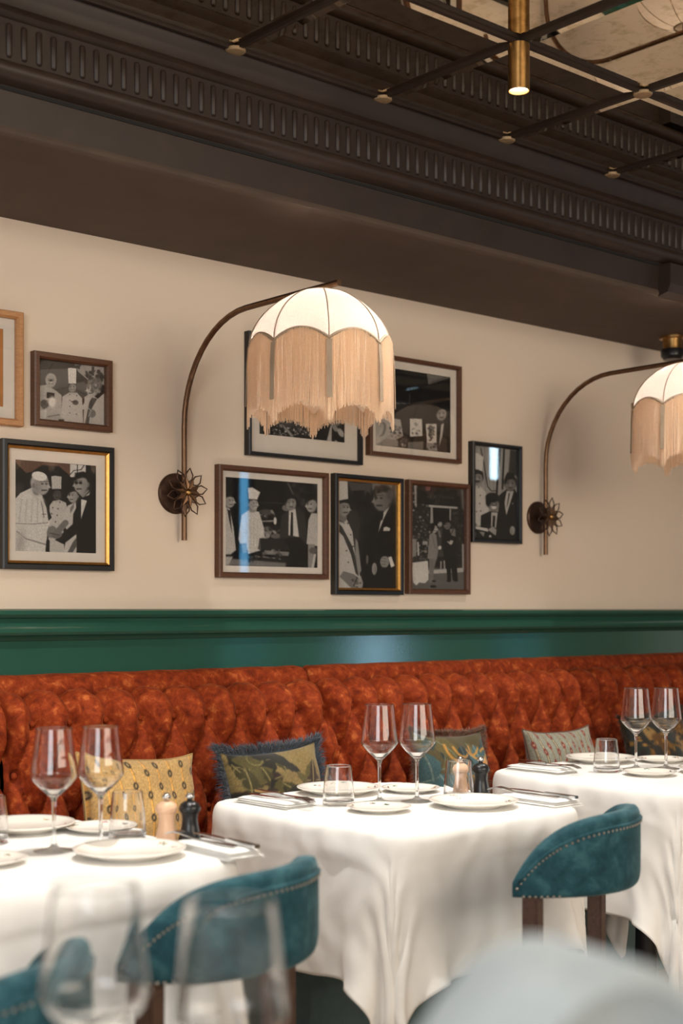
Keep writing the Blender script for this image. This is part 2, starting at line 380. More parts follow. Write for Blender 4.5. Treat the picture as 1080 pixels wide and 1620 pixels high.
# ------------------------------------------------------------------ wall lamps
def wall_lamp(xp, label, power):
    T = thing('wall_lamp', label, 'wall lamp', (xp, WY, 1.552), group='fringed wall lamps')
    Rz = Matrix.Rotation(PI/2, 4, 'X')     # lathe axis z -> -y
    MB().lathe([(.0, .0), (.060, 0), (.060, .006), (.056, .011), (.02, .013), (.0, .014)], 40, M=Rz).build('wall_plate', M['bronze_dark'], T, .6)
    MB().lathe([(.009, .01), (.009, .066)], 14, M=Rz).build('stem', M['bronze_dark'], T, True)
    dx = .012
    path = [(dx, -.03, -.138)]+[(dx, -.03, z) for z in (-.05, .05, .12, .19)]
    R = .30; cz = .195
    for k in range(1, 13):
        a = k/12*PI/2; path.append((dx, -.03-R*(1-math.cos(a)), cz+R*math.sin(a)))
    path += [(dx, -.45, .4955), (dx, -.60, .496), (dx, -.72, .496)]
    arm = MB().tube(path, .0082, 14).build('arm', M['bronze'], T, .7)
    # petal rosette in front of the pole
    F = MB(); G = MB()
    for k in range(10):
        a = 2*PI*(k+.3)/10; ca, sa = math.cos(a), math.sin(a)
        loop = [(.030, 0), (.040, -.011), (.052, -.0125), (.071, 0), (.052, .0125), (.040, .011), (.030, 0)]
        F.tube([(u*ca-v*sa, -.064, u*sa+v*ca) for u, v in loop], .0022, 6)
        b = a+PI/10; cb, sb = math.cos(b), math.sin(b)
        G.add([(.006*cb, -.068, .006*sb), (.022*cb-.0075*sb, -.070, .022*sb+.0075*cb), (.044*cb, -.067, .044*sb), (.022*cb+.0075*sb, -.070, .022*sb-.0075*cb),
               (.006*cb, -.064, .006*sb), (.022*cb-.0075*sb, -.065, .022*sb+.0075*cb), (.044*cb, -.065, .044*sb), (.022*cb+.0075*sb, -.065, .022*sb-.0075*cb)],
              [(0,1,2,3),(7,6,5,4),(0,4,5,1),(1,5,6,2),(2,6,7,3),(3,7,4,0)])
    fl_ = F.build('petal_ring', M['bronze_dark'], T, True)
    G.build('petal_centre', M['bronze'], fl_)
    MB().lathe([(0, .076), (.006, .075), (.010, .070), (.010, .062), (0, .062)], 16, M=Rz).build('screw', M['brass'], T, True)
    # shade: centre and top height in lamp coordinates
    cx, cy, ct = dx, -.648, .484
    vd = math.atan2(2.752, 2.357)          # keeps the ribs turned as they are in the photograph
    right = np.array((math.sin(vd), -math.cos(vd))); fwd = np.array((math.cos(vd), math.sin(vd)))
    ph0 = math.radians(6.5)
    def ring(a): return right*math.sin(a)-fwd*math.cos(a)
    RR = .186
    def dome_r(dz):                         # radius as a function of drop below the top
        q = min(1, max(0, dz/.150)); return .043+(RR-.043)*math.sqrt(max(0, 1-(1-q)**2.0))**1.45
    def scal(a):                            # drop of the scalloped hem
        u = ((a-ph0)/(PI/4)) % 1.0; return .156-.030*math.sin(PI*u)**.8
    def pinch(a): u = ((a-ph0)/(PI/4)) % 1.0; return 1-.035*math.sin(PI*u)**.7
    NA, NZ = 128, 22
    A = np.zeros((NZ, NA, 3))
    for j in range(NA):
        a = 2*PI*j/NA; e = ring(a); hz = scal(a)
        for i in range(NZ):
            dz = hz*(i/(NZ-1))**1.5; r = dome_r(dz)*(pinch(a) if dz > .005 else 1)
            A[i, j] = (cx+e[0]*r, cy+e[1]*r, ct-dz)
    sh = MB().grid(A, True).build('lamp_shade', M['shade'], T, True)
    rt = MB().tube([(cx+.043*math.cos(q), cy+.043*math.sin(q), ct) for q in np.linspace(0, 2*PI, 33)], .003, 6); rt.build('top_ring', M['braid'], sh, True)
    MB().lathe([(.012, .0), (.016, -.004), (.016, -.045), (.012, -.05), (0, -.05)], 16, (cx, cy, ct+.008)).build('lamp_holder', M['bronze'], T, .6)
    for k in range(8):
        a = ph0+k*PI/4; e = ring(a)
        MB().tube([(cx+e[0]*(dome_r(d)+.001), cy+e[1]*(dome_r(d)+.001), ct-d) for d in np.linspace(0, .156, 16)], .0016, 5).build('rib', M['braid'], sh, True)
        w = np.array((-e[1], e[0])); pts = []
        rb = MB()
        for zz, rr in ((.158, RR+.003), (.20, RR+.006), (.25, RR+.007), (.302, RR+.008)):
            for sg in (-1, 1):
                for th in (0, .002): pts.append((cx+e[0]*(rr+th)+w[0]*sg*.0068, cy+e[1]*(rr+th)+w[1]*sg*.0068, ct-zz))
        fs = []
        for i in range(3):
            b = i*4; fs += [(b, b+2, b+6, b+4), (b+1, b+5, b+7, b+3), (b, b+4, b+5, b+1), (b+2, b+3, b+7, b+6)]
        fs += [(0, 1, 3, 2), (12, 14, 15, 13)]
        rb.add(pts, fs).build('ribbon', M['braid'], sh)
    br = []
    for q in np.linspace(0, 2*PI, 161):
        e = ring(q); hz = scal(q); r = dome_r(hz)*pinch(q)+.002; br.append((cx+e[0]*r, cy+e[1]*r, ct-hz))
    MB().tube(br, .0042, 6).build('braid_trim', M['braid'], sh, True)
    # inner lining skirt with scalloped hem
    B = np.zeros((6, NA, 3))
    for j in range(NA):
        a = 2*PI*j/NA; e = ring(a); hz = scal(a); u = ((a-ph0)/(PI/4)) % 1.0
        low = .300-.048*math.sin(PI*u)**.7
        for i in range(6):
            z = hz+(low-hz)*i/5; r = RR*pinch(a)-.004; B[i, j] = (cx+e[0]*r, cy+e[1]*r, ct-z)
    MB().grid(B, True).build('lining', M['lining'], sh, True)
    # thread fringe
    S = MB(); NS = 1500
    for k in range(NS):
        a = 2*PI*(k+rng.uniform(-.3, .3))/NS; e = ring(a); hz = scal(a)
        u = ((a-ph0)/(PI/4)) % 1.0; um = min(u, 1-u)
        L = .186+rng.uniform(-.006, .008)+(.014 if um < .07 else 0)
        r = RR*pinch(a)+.002+rng.uniform(-.0015, .002); w = np.array((-e[1], e[0])); hw = .0008; sw = rng.uniform(-.002, .002); sr = rng.uniform(-.001, .003)
        v = []
        for i, q in enumerate((0, .5, 1)):
            rr = r+sr*q; s2 = sw*q; c0 = np.array((cx+e[0]*rr+w[0]*s2, cy+e[1]*rr+w[1]*s2))
            for (p, n2) in ((-hw, 0), (hw, 0), (0, .0014)):
                v.append((c0[0]+w[0]*p+e[0]*n2, c0[1]+w[1]*p+e[1]*n2, ct-hz-L*q))
        f = []
        for i in range(2):
            for j, m in ((0, 2), (2, 1)): f.append((i*3+j, i*3+m, i*3+3+m, i*3+3+j))
        S.add(v, f)
    o = S.build('fringe', M['fringe'], sh); tag(o, kind='stuff')
    MB().lathe([(0, .03), (.016, .026), (.027, .006), (.028, -.006), (.02, -.022), (0, -.03)], 20, (cx, cy, ct-.105)).build('bulb', M['bulb'], T, True)
    d = bpy.data.lights.new('bulb_light', 'POINT'); d.energy = power; d.color = (1, .87, .775); d.shadow_soft_size = .03
    l = bpy.data.objects.new('bulb_light', d); COL.objects.link(l); l.parent = T; l.location = (cx, cy, ct-.105)
    return T
L1 = wall_lamp(2.328, 'fringed cream dome lamp on a curved bronze arm, the whole one left of centre', 21)
L2 = wall_lamp(3.944, 'fringed cream dome lamp on a curved bronze arm, cut by the right edge', 21)

# ------------------------------------------------------------------ raster for prints and woven patterns
class Cv:
    def __init__(s, x, y, base=.05):
        s.x = x; s.y = y; s.c = np.zeros(x.shape+(3,)); s.c[:] = base
    def mix(s, a, col):
        col = np.asarray(col, float)
        if col.ndim == 0: col = np.array((col, col, col))
        a = np.clip(a, 0, 1)[..., None]; s.c = s.c*(1-a)+col*a
    def e(s, cx, cy, rx, ry, col, rot=0, soft=6, op=1):
        c, n = math.cos(rot), math.sin(rot); dx = s.x-cx; dy = s.y-cy
        u = (dx*c+dy*n)/rx; v = (-dx*n+dy*c)/ry
        d = (np.sqrt(u*u+v*v)-1)*min(rx, ry); s.mix((.5-d/soft)*op, col)
    def seg(s, pts):
        d = np.full(s.x.shape, 1e9)
        for (ax, ay), (bx, by) in zip(pts[:-1], pts[1:]):
            vx, vy = bx-ax, by-ay; L = vx*vx+vy*vy+1e-9
            t = np.clip(((s.x-ax)*vx+(s.y-ay)*vy)/L, 0, 1)
            d = np.minimum(d, np.hypot(s.x-ax-t*vx, s.y-ay-t*vy))
        return d
    def p(s, pts, col, soft=6, op=1):
        ins = np.zeros(s.x.shape, bool); n = len(pts)
        for i in range(n):
            ax, ay = pts[i]; bx, by = pts[(i+1) % n]
            cond = ((ay > s.y) != (by > s.y)) & (s.x < (bx-ax)*(s.y-ay)/(by-ay+1e-12)+ax)
            ins ^= cond
        d = s.seg(list(pts)+[pts[0]]); d = np.where(ins, -d, d); s.mix(np.clip(.5-d/soft, 0, 1)*op, col)
    def l(s, pts, w, col, soft=5, op=1):
        s.mix(np.clip(.5-(s.seg(pts)-w/2)/soft, 0, 1)*op, col)
    def speck(s, k, x0=None, scale=30, seed=1):
        r = np.random.default_rng(seed); s.c *= 1+k*r.standard_normal(s.x.shape)[..., None]
    def blotch(s, x0, y0, x1, y1, n, rmin, rmax, lo, hi, seed=3, op=.8):
        r = np.random.default_rng(seed)
        for _ in range(n):
            s.e(r.uniform(x0, x1), r.uniform(y0, y1), r.uniform(rmin, rmax), r.uniform(rmin, rmax), r.uniform(lo, hi), r.uniform(0, 3), rmin, op)
    def head(s, cx, cy, r, skin=.5, hair=.06, face=1, tilt=0, hairtop=True, bald=False, smile=False, glasses=False):
        # face: 1 looks right, -1 looks left, 0 front
        k = r/10
        if hairtop: s.e(cx-face*1.6*k, cy-2.2*k, 9.0*k, 11*k, hair, tilt, k*2)
        s.e(cx-face*7*k, cy+1*k, 1.8*k, 2.8*k, skin*.75, 0, k)                    # ear
        s.e(cx+face*.8*k, cy+.8*k, 7.6*k, 10.2*k, skin, tilt, k*1.5)
        if hairtop and not bald:
            s.p([(cx-8*k, cy-4*k), (cx-7*k, cy-12*k), (cx+2*k, cy-13.5*k), (cx+8*k, cy-9*k), (cx+7.5*k, cy-5.5*k), (cx+1*k, cy-7*k), (cx-5*k, cy-5*k), (cx-6.5*k, cy+1*k)], hair, k*2)
        s.e(cx-face*5*k, cy+3*k, 4*k, 8*k, skin*.65, 0, k*7, .4)                   # shaded side
        for q in ((-3.2, 3.4) if face == 0 else (face*1.2, face*5.6)):
            s.e(cx+q*k, cy-1.0*k, 1.2*k, .75*k, skin*.25, 0, k*1.0)
            s.l([(cx+(q-2)*k, cy-3.4*k), (cx+(q+2)*k, cy-3.6*k)], 0.7*k, skin*.5, k*.9)
        if face:
            s.p([(cx+face*7*k, cy-1*k), (cx+face*10.4*k, cy+3*k), (cx+face*7*k, cy+3.8*k)], skin*1.12, k*1.2)
        else: s.e(cx+.4*k, cy+2*k, 1.5*k, 2.6*k, skin*1.15, 0, k*2)
        s.l([(cx+face*3*k-2*k, cy+6*k), (cx+face*3*k+2.4*k, cy+5.8*k)], 1.4*k, skin*.32 if not smile else .75, k)
        if smile: s.l([(cx+face*3*k-3*k, cy+5*k), (cx+face*3*k+3*k, cy+5*k)], .9*k, skin*.3, k)
        if glasses:
            for q in (face*1.2, face*5.6): s.e(cx+q*k, cy-1*k, 2.2*k, 1.8*k, .05, 0, k*.8, .55)
    def hat(s, x0, x1, yt, yb, col=.72, flare=.06):
        w = x1-x0; s.p([(x0, yb), (x0-flare*w, yt), (x0+w*.3, yt-w*.06), (x1+flare*w, yt+w*.02), (x1, yb)], col, w*.05)
        for q in (.3, .55, .8): s.l([(x0+w*q, yt+w*.1), (x0+w*q, yb-w*.1)], w*.03, col*.85, w*.05)
        s.l([(x0, yb-w*.05), (x1, yb-w*.05)], w*.05, col*.8, w*.04)
def linear(c): c = np.clip(c, 0, 1); return np.where(c <= .04045, c/12.92, ((c+.055)/1.055)**2.4)
def set_colors(me, c):
    a = me.color_attributes.new('Col', 'FLOAT_COLOR', 'POINT')
    d = np.ones((len(c), 4), np.float32); d[:, :3] = linear(c); a.data.foreach_set('color', d.ravel())

def photo_handshake(s):
    s.c[:] = .07
    s.p([(150, 160), (670, 195), (670, 330), (560, 230), (400, 220), (300, 290), (250, 300), (150, 190)], (.36, .27, .22), 8)
    for k in range(14): s.l([(215+k*34, 170), (215+k*34, 235)], 5, .22, 8, .5)
    s.p([(665, 205), (815, 215), (815, 330), (665, 335)], .74, 5); s.l([(735, 205), (735, 330)], 8, .06); s.l([(665, 310), (700, 270), (770, 262), (800, 215)], 8, .05)
    s.e(190, 460, 45, 60, .16, 0, 20)
    # chef
    s.p([(455, 1090), (470, 620), (500, 575), (560, 560), (625, 590), (650, 700), (600, 850), (610, 1090)], .66)
    s.head(540, 505, 52, .27, .05, 0); s.hat(492, 578, 330, 455, .68)
    for x, y in ((500, 640), (550, 650), (490, 700), (540, 715), (525, 778), (568, 585)): s.e(x, y, 6, 6, .1)
    # woman
    s.p([(590, 760), (640, 620), (720, 580), (740, 900), (725, 1090), (600, 1090), (640, 880)], .68)
    s.head(695, 520, 62, .58, .08, -1); s.p([(665, 640), (705, 590), (700, 640), (665, 700)], .42)
    # man in dinner jacket
    s.p([(695, 700), (760, 560), (865, 470), (925, 560), (925, 1100), (728, 1100), (725, 900), (600, 1000), (520, 960), (690, 800)], .055)
    s.p([(770, 560), (860, 480), (830, 560), (770, 750)], .74); s.p([(775, 540), (850, 510), (830, 568), (780, 555)], .04)
    s.p([(740, 430), (800, 400), (850, 470), (790, 540), (750, 500)], .5)
    s.head(775, 400, 88, .56, .05, -1, glasses=True)
    # elder in white cape
    s.p([(145, 1090), (150, 560), (200, 500), (310, 440), (400, 520), (450, 620), (480, 760), (450, 870), (440, 1000), (430, 1090)], .73)
    s.p([(400, 530), (450, 620), (490, 740), (460, 770), (440, 640)], .1)
    s.l([(160, 800), (310, 805), (450, 790)], 8, .42); s.l([(170, 880), (250, 950), (430, 1005)], 8, .3, 8); s.e(200, 1000, 40, 120, .6, .1, 60)
    for k in range(5): s.l([(210+k*50, 560), (190+k*55, 780)], 10, .64, 16)
    s.e(350, 460, 40, 60, .5); s.head(390, 415, 92, .58, .66, 1, bald=True); s.e(375, 330, 72, 44, .8, .25)
    s.l([(390, 580), (410, 680), (418, 740)], 5, .2); s.l([(402, 705), (434, 705)], 6, .15)
    # hands
    s.e(490, 880, 45, 60, .42, .3); s.e(540, 910, 50, 35, .36, -.3); s.l([(620, 790), (545, 880)], 60, .4); s.l([(470, 890), (560, 910)], 8, .2)
    s.p([(440, 960), (470, 960), (470, 1090), (430, 1090)], .06)
    s.p([(640, 1080), (690, 980), (728, 930), (728, 1020), (690, 1080)], .3)
def photo_trio(s):
    s.c[:] = .1
    s.p([(110, 110), (590, 160), (520, 240), (110, 230)], .08); s.p([(590, 180), (1000, 215), (1000, 460), (780, 400), (640, 280)], .55)
    s.p([(110, 260), (520, 240), (620, 430), (760, 400), (780, 640), (110, 640)], .30)
    s.p([(820, 205), (855, 210), (850, 330), (815, 330)], .12); s.blotch(750, 270, 980, 560, 40, 10, 40, .04, .25, 5); s.blotch(580, 180, 660, 260, 14, 8, 22, .05, .2, 6)
    # left person in apron
    s.p([(105, 1000), (105, 480), (230, 460), (350, 540), (420, 600), (420, 1000)], .62); s.head(285, 410, 80, .62, .6, 0, bald=True, smile=True, glasses=True)
    s.p([(230, 560), (330, 570), (330, 640), (230, 640)], .18); s.e(200, 720, 52, 60, .33); s.blotch(150, 670, 250, 780, 16, 6, 14, .15, .5, 8); s.p([(240, 880), (320, 830), (400, 850), (380, 920), (250, 900)], .6); s.l([(240, 890), (390, 860)], 8, .2)
    s.p([(120, 800), (230, 800), (215, 920), (120, 920)], .72); s.e(300, 690, 45, 70, .8, 0, 30)
    # chef centre
    s.p([(405, 1000), (430, 620), (520, 560), (620, 560), (690, 640), (700, 1010)], .68); s.head(560, 490, 66, .55, .2, 0, smile=True); s.hat(512, 610, 235, 440, .8)
    for x, y in ((525, 585), (618, 600), (525, 665), (527, 748), (523, 835), (612, 850)): s.e(x, y, 7, 7, .1)
    s.e(600, 695, 40, 34, .3); s.l([(545, 680), (600, 690)], 14, .25)
    # woman right
    s.p([(700, 1010), (720, 620), (790, 570), (900, 640), (990, 560), (990, 1010)], .66); s.p([(800, 620), (890, 640), (800, 800), (770, 1000), (720, 1000), (760, 800)], .28)
    s.l([(620, 770), (710, 760), (790, 620)], 55, .68)
    s.head(830, 510, 96, .66, .42, -1); s.e(880, 440, 78, 85, .38, 0, 20); s.blotch(820, 370, 930, 560, 30, 10, 26, .2, .6, 9); s.e(820, 840, 50, 55, .45); s.l([(770, 770), (810, 800), (770, 880)], 12, .6)
    s.p([(430, 920), (450, 920), (450, 960), (370, 960), (380, 920)], .15)
def photo_kitchen(s):
    s.c[:] = .045
    s.blotch(700, 190, 940, 460, 40, 14, 44, .05, .22, 2, .5)
    for k in range(7): s.l([(720, 220+k*36), (940, 235+k*36)], 5, .2, 8, .5)
    s.l([(670, 180), (720, 290)], 14, .3); s.l([(420, 360), (680, 372)], 8, .2)
    s.e(480, 450, 70, 26, .25); s.blotch(410, 430, 560, 500, 14, 6, 16, .1, .5, 4); s.l([(450, 535), (560, 530)], 12, .55); s.e(560, 530, 14, 34, .75); s.e(490, 620, 40, 40, .35, 0, 20); s.blotch(450, 590, 600, 690, 22, 6, 22, .1, .6, 6)
    s.e(660, 410, 40, 30, .4); s.e(570, 670, 50, 22, .35)
    # left man
    s.p([(130, 840), (130, 400), (170, 420), (205, 600), (225, 800), (180, 840)], .66); s.p([(150, 425), (175, 440), (190, 640), (165, 520)], .07); s.head(165, 350, 56, .58, .06, 1)
    s.p([(130, 860), (200, 860), (170, 940), (130, 940)], .6)
    # chef
    s.p([(245, 700), (270, 480), (340, 425), (420, 450), (465, 600), (465, 685), (430, 690), (435, 800), (330, 835), (310, 740), (260, 740)], .71)
    s.e(365, 425, 34, 30, .5); s.head(368, 375, 52, .6, .07, 1, smile=True); s.p([(330, 330), (322, 230), (360, 225), (428, 268), (402, 335)], .77)
    s.p([(270, 740), (315, 735), (320, 825), (285, 830)], .4); s.p([(425, 690), (455, 690), (440, 800), (410, 790)], .3)
    for k in range(4): s.l([(310+k*32, 520), (320+k*28, 780)], 6, .66, 14)
    # man in suit
    s.p([(600, 700), (615, 480), (680, 430), (740, 410), (830, 460), (850, 740), (780, 720), (640, 690)], .17)
    s.p([(682, 435), (740, 415), (775, 675), (680, 660)], .72); s.p([(702, 450), (718, 450), (722, 665), (695, 665)], .06)
    s.p([(640, 690), (780, 680), (850, 750), (850, 960), (650, 960)], .05); s.head(700, 365, 60, .52, .07, 0)
    # right man
    s.p([(845, 740), (860, 520), (890, 450), (940, 430), (948, 760)], .66); s.p([(860, 740), (920, 740), (910, 960), (860, 960)], .5); s.p([(915, 830), (935, 830), (915, 960), (890, 960)], .7)
    s.p([(825, 280), (945, 285), (945, 460), (830, 450)], .05); s.head(890, 380, 64, .58, .06, -1); s.e(905, 800, 38, 30, .32)
    # counter
    s.p([(430, 690), (640, 700), (700, 800), (440, 800)], .12); s.p([(270, 835), (700, 870), (690, 900), (660, 955), (230, 940)], .1)
    s.p([(470, 800), (690, 815), (680, 850), (470, 835)], .45); s.blotch(460, 800, 700, 850, 14, 6, 22, .1, .5, 7); s.l([(390, 855), (610, 878)], 8, .5); s.p([(200, 880), (660, 915), (655, 955), (160, 940)], .42, 14)
    s.blotch(280, 850, 640, 900, 18, 6, 20, .04, .3, 11)
def photo_tuxedo(s):
    s.c[:] = .09
    s.p([(230, 150), (540, 160), (520, 300), (440, 340), (290, 300)], .25, 30); s.p([(300, 265), (440, 255), (450, 520), (310, 480)], .06); s.p([(530, 160), (850, 180), (850, 420), (760, 300), (600, 200), (540, 260)], .42, 20)
    s.p([(790, 180), (830, 180), (850, 700), (800, 500)], .2)
    # man behind
    s.p([(250, 520), (340, 510), (400, 640), (390, 900), (330, 1000), (240, 800)], .17, 20); s.e(480, 400, 40, 120, .05)
    # chef left
    s.p([(90, 1540), (100, 620), (230, 640), (300, 800), (340, 1100), (390, 1300), (440, 1540)], .66)
    s.p([(120, 680), (170, 730), (300, 980), (350, 1150), (390, 1380), (350, 1340), (290, 1100), (190, 860), (120, 780)], .2)
    for x, y in ((240, 690), (280, 838), (312, 990), (233, 1045), (258, 1195)): s.e(x, y, 9, 9, .08)
    s.e(170, 620, 60, 60, .4); s.head(180, 490, 100, .5, .07, 1); s.p([(100, 120), (228, 135), (240, 370), (110, 400)], .68)
    s.l([(115, 630), (200, 690)], 12, .3)
    s.p([(340, 880), (370, 930), (420, 1300), (390, 1360), (340, 1080)], .5)
    # dinner jacket man
    s.p([(460, 700), (600, 560), (700, 520), (800, 410), (870, 480), (880, 1540), (450, 1540), (430, 1200)], .045)
    s.p([(690, 540), (790, 420), (760, 480), (700, 600), (625, 810), (650, 680)], .74); s.p([(620, 600), (690, 560), (680, 640), (620, 670)], .04)
    s.p([(640, 480), (780, 350), (800, 430), (690, 530)], .4); s.head(670, 370, 140, .42, .10, -1); s.e(770, 310, 50, 70, .3, 0, 30)
    s.p([(695, 740), (730, 730), (780, 750), (770, 785), (690, 785)], .7); s.p([(760, 1130), (800, 1120), (845, 1240), (800, 1265)], .78); s.e(715, 1190, 58, 75, .5)
    for k in range(4): s.l([(670, 1140+k*40), (730, 1150+k*38)], 8, .3)
    s.e(585, 1280, 32, 80, .52); s.l([(590, 1250), (600, 1340)], 6, .3); s.e(492, 1160, 16, 60, .35)
    s.p([(200, 1310), (330, 1350), (440, 1440), (440, 1530), (300, 1530), (150, 1380)], .42); s.l([(330, 1500), (370, 1390)], 14, .1); s.e(405, 1470, 40, 60, .55); s.blotch(300, 1360, 440, 1530, 14, 8, 20, .15, .6, 4, .6)
def photo_street(s):
    s.c[:] = .12
    s.blotch(100, 90, 420, 1120, 260, 5, 20, .04, .5, 12, .75); s.blotch(640, 400, 860, 1200, 160, 5, 20, .03, .3, 13, .75)
    s.p([(165, 95), (195, 95), (205, 400), (190, 400)], .6, 14); s.p([(775, 140), (815, 140), (835, 430), (800, 400)], .55, 30, .6)
    s.p([(215, 110), (770, 150), (780, 400), (380, 370), (215, 350)], .06, 8)
    s.e(345, 135, 34, 36, (.42, .25, .27))
    # script lettering on the sign
    for st in ([(330, 260), (350, 250), (390, 275), (385, 225), (410, 215), (430, 245), (415, 285), (395, 285)], [(430, 265), (448, 240), (436, 235), (428, 268), (455, 268)], [(480, 215), (465, 250), (450, 335), (425, 345)], [(520, 215), (500, 250), (480, 335), (455, 340)],
               [(495, 250), (540, 235)], [(545, 235), (540, 268), (562, 245), (565, 270)], [(578, 268), (590, 240), (600, 268)], [(610, 240), (610, 268), (628, 268)], [(640, 215), (634, 265), (655, 265)], [(680, 250), (664, 250), (664, 268), (684, 262), (688, 272)], [(725, 190), (740, 240)]): s.l(st, 5, .34, 7)
    s.p([(360, 365), (740, 385), (740, 410), (360, 395)], .62); s.p([(385, 395), (415, 398), (425, 640), (390, 640)], .55); s.p([(632, 410), (655, 410), (655, 580), (636, 580)], .5); s.p([(415, 400), (632, 410), (636, 640), (425, 640)], .03)
    s.p([(130, 820), (215, 850), (220, 1110), (150, 1130)], .5); s.p([(225, 880), (245, 880), (260, 1090), (240, 1090)], .66)
    s.p([(295, 870), (360, 870), (360, 915), (295, 920)], .55)
    s.p([(150, 1180), (380, 1230), (860, 1260), (870, 1540), (140, 1540)], .34, 20); s.p([(380, 1270), (840, 1230), (840, 1290), (380, 1320)], .62)
    s.p([(810, 900), (835, 900), (850, 1260), (825, 1260)], .55)
    # planter
    s.e(270, 1120, 110, 50, .12); s.blotch(170, 1080, 370, 1160, 40, 5, 14, .05, .4, 15); s.p([(160, 1170), (370, 1140), (385, 1400), (340, 1450), (270, 1440), (230, 1480), (190, 1440)], .72)
    # woman behind
    s.p([(480, 700), (520, 680), (565, 700), (570, 1080), (490, 1080)], .22); s.l([(500, 720), (520, 800)], 24, .4); s.head(512, 625, 38, .6, .04, 0); s.l([(540, 1150), (540, 1245)], 16, .55); s.l([(582, 1140), (590, 1245)], 16, .55)
    # man in light suit
    s.p([(365, 1110), (380, 780), (430, 740), (470, 780), (490, 940), (520, 960), (500, 990), (485, 1120)], .46); s.p([(385, 1110), (480, 1120), (450, 1260), (445, 1440), (395, 1440)], .4); s.l([(420, 800), (460, 960), (510, 970)], 10, .36, 8)
    s.head(435, 690, 56, .6, .05, 1); s.p([(390, 700), (400, 640), (450, 630), (440, 700), (410, 760)], .04); s.e(520, 955, 20, 26, .7); s.e(450, 1495, 40, 20, .08); s.e(455, 1420, 28, 14, .1)
    # man in dark robe
    s.p([(540, 900), (550, 700), (610, 670), (700, 690), (740, 800), (740, 1100), (590, 1110)], .08); s.p([(600, 1090), (740, 1090), (770, 1400), (700, 1400), (670, 1200), (680, 1400), (630, 1410)], .05)
    s.p([(640, 690), (715, 690), (725, 800), (660, 780)], .42); s.l([(690, 700), (650, 790)], 10, .1); s.head(615, 640, 54, .4, .04, -1); s.e(665, 880, 22, 30, .6); s.l([(620, 870), (660, 905), (690, 860)], 12, .65); s.e(650, 1415, 30, 18, .04); s.e(740, 1405, 34, 18, .04)
def photo_seated(s):
    s.c[:] = .55
    for k in range(16): s.l([(130+k*28, 100), (150+k*30, 820)], 10, .44+.1*(k % 2), 16)
    s.l([(250, 150), (300, 400), (360, 740), (420, 800), (500, 790)], 14, .1); s.l([(525, 140), (490, 850)], 30, .05); s.l([(588, 150), (575, 760)], 26, .05)
    s.p([(680, 150), (790, 160), (800, 560), (660, 520)], .18, 20)
    # chef
    s.p([(130, 1300), (130, 720), (250, 730), (330, 820), (380, 1100), (300, 1330), (180, 1340)], .68); s.head(205, 610, 100, .5, .08, 0); s.p([(130, 470), (140, 240), (200, 220), (290, 280), (275, 500), (200, 470)], .72); s.l([(170, 650), (240, 655)], 22, .12)
    for x, y in ((155, 758), (233, 745), (172, 882), (256, 872), (180, 1010), (250, 998), (205, 1125), (265, 1113)): s.e(x, y, 9, 11, .1)
    # standing man
    s.p([(530, 860), (640, 760), (760, 760), (800, 850), (810, 1560), (500, 1560), (520, 1100)], .06); s.p([(640, 790), (745, 790), (640, 1170), (610, 980)], .66); s.p([(665, 830), (690, 820), (660, 1000), (640, 1060)], .07); s.head(690, 680, 105, .42, .05, 0); s.p([(605, 600), (640, 500), (740, 510), (760, 640), (720, 570), (660, 570), (630, 680)], .05)
    s.e(735, 1405, 38, 70, .55); s.l([(715, 1380), (730, 1460)], 8, .3); s.e(732, 985, 8, 10, .6)
    # seated man
    s.p([(260, 1560), (270, 1180), (400, 1110), (530, 1120), (530, 1560)], .05); s.p([(420, 1130), (510, 1130), (490, 1370), (420, 1350)], .68); s.p([(440, 1180), (480, 1180), (475, 1360), (435, 1350)], .1)
    s.head(455, 1010, 100, .46, .05, 0, smile=True); s.e(430, 900, 100, 75, .04, 0, 20); s.e(370, 960, 36, 80, .04, 0, 20); s.e(455, 1050, 40, 20, .75, 0, 8)
    s.l([(440, 1025), (480, 1025)], 16, .12)
    s.p([(130, 1380), (200, 1350), (520, 1430), (520, 1570), (130, 1570)], .06); s.p([(190, 1350), (370, 1380), (380, 1430), (200, 1390)], .72); s.p([(370, 1400), (440, 1350), (500, 1400), (490, 1490)], .55); s.e(175, 1330, 40, 40, .4)
    s.p([(155, 1450), (200, 1440), (200, 1510), (160, 1510)], .65); s.p([(250, 1430), (330, 1440), (310, 1510)], .5); s.e(410, 1500, 18, 18, .7)
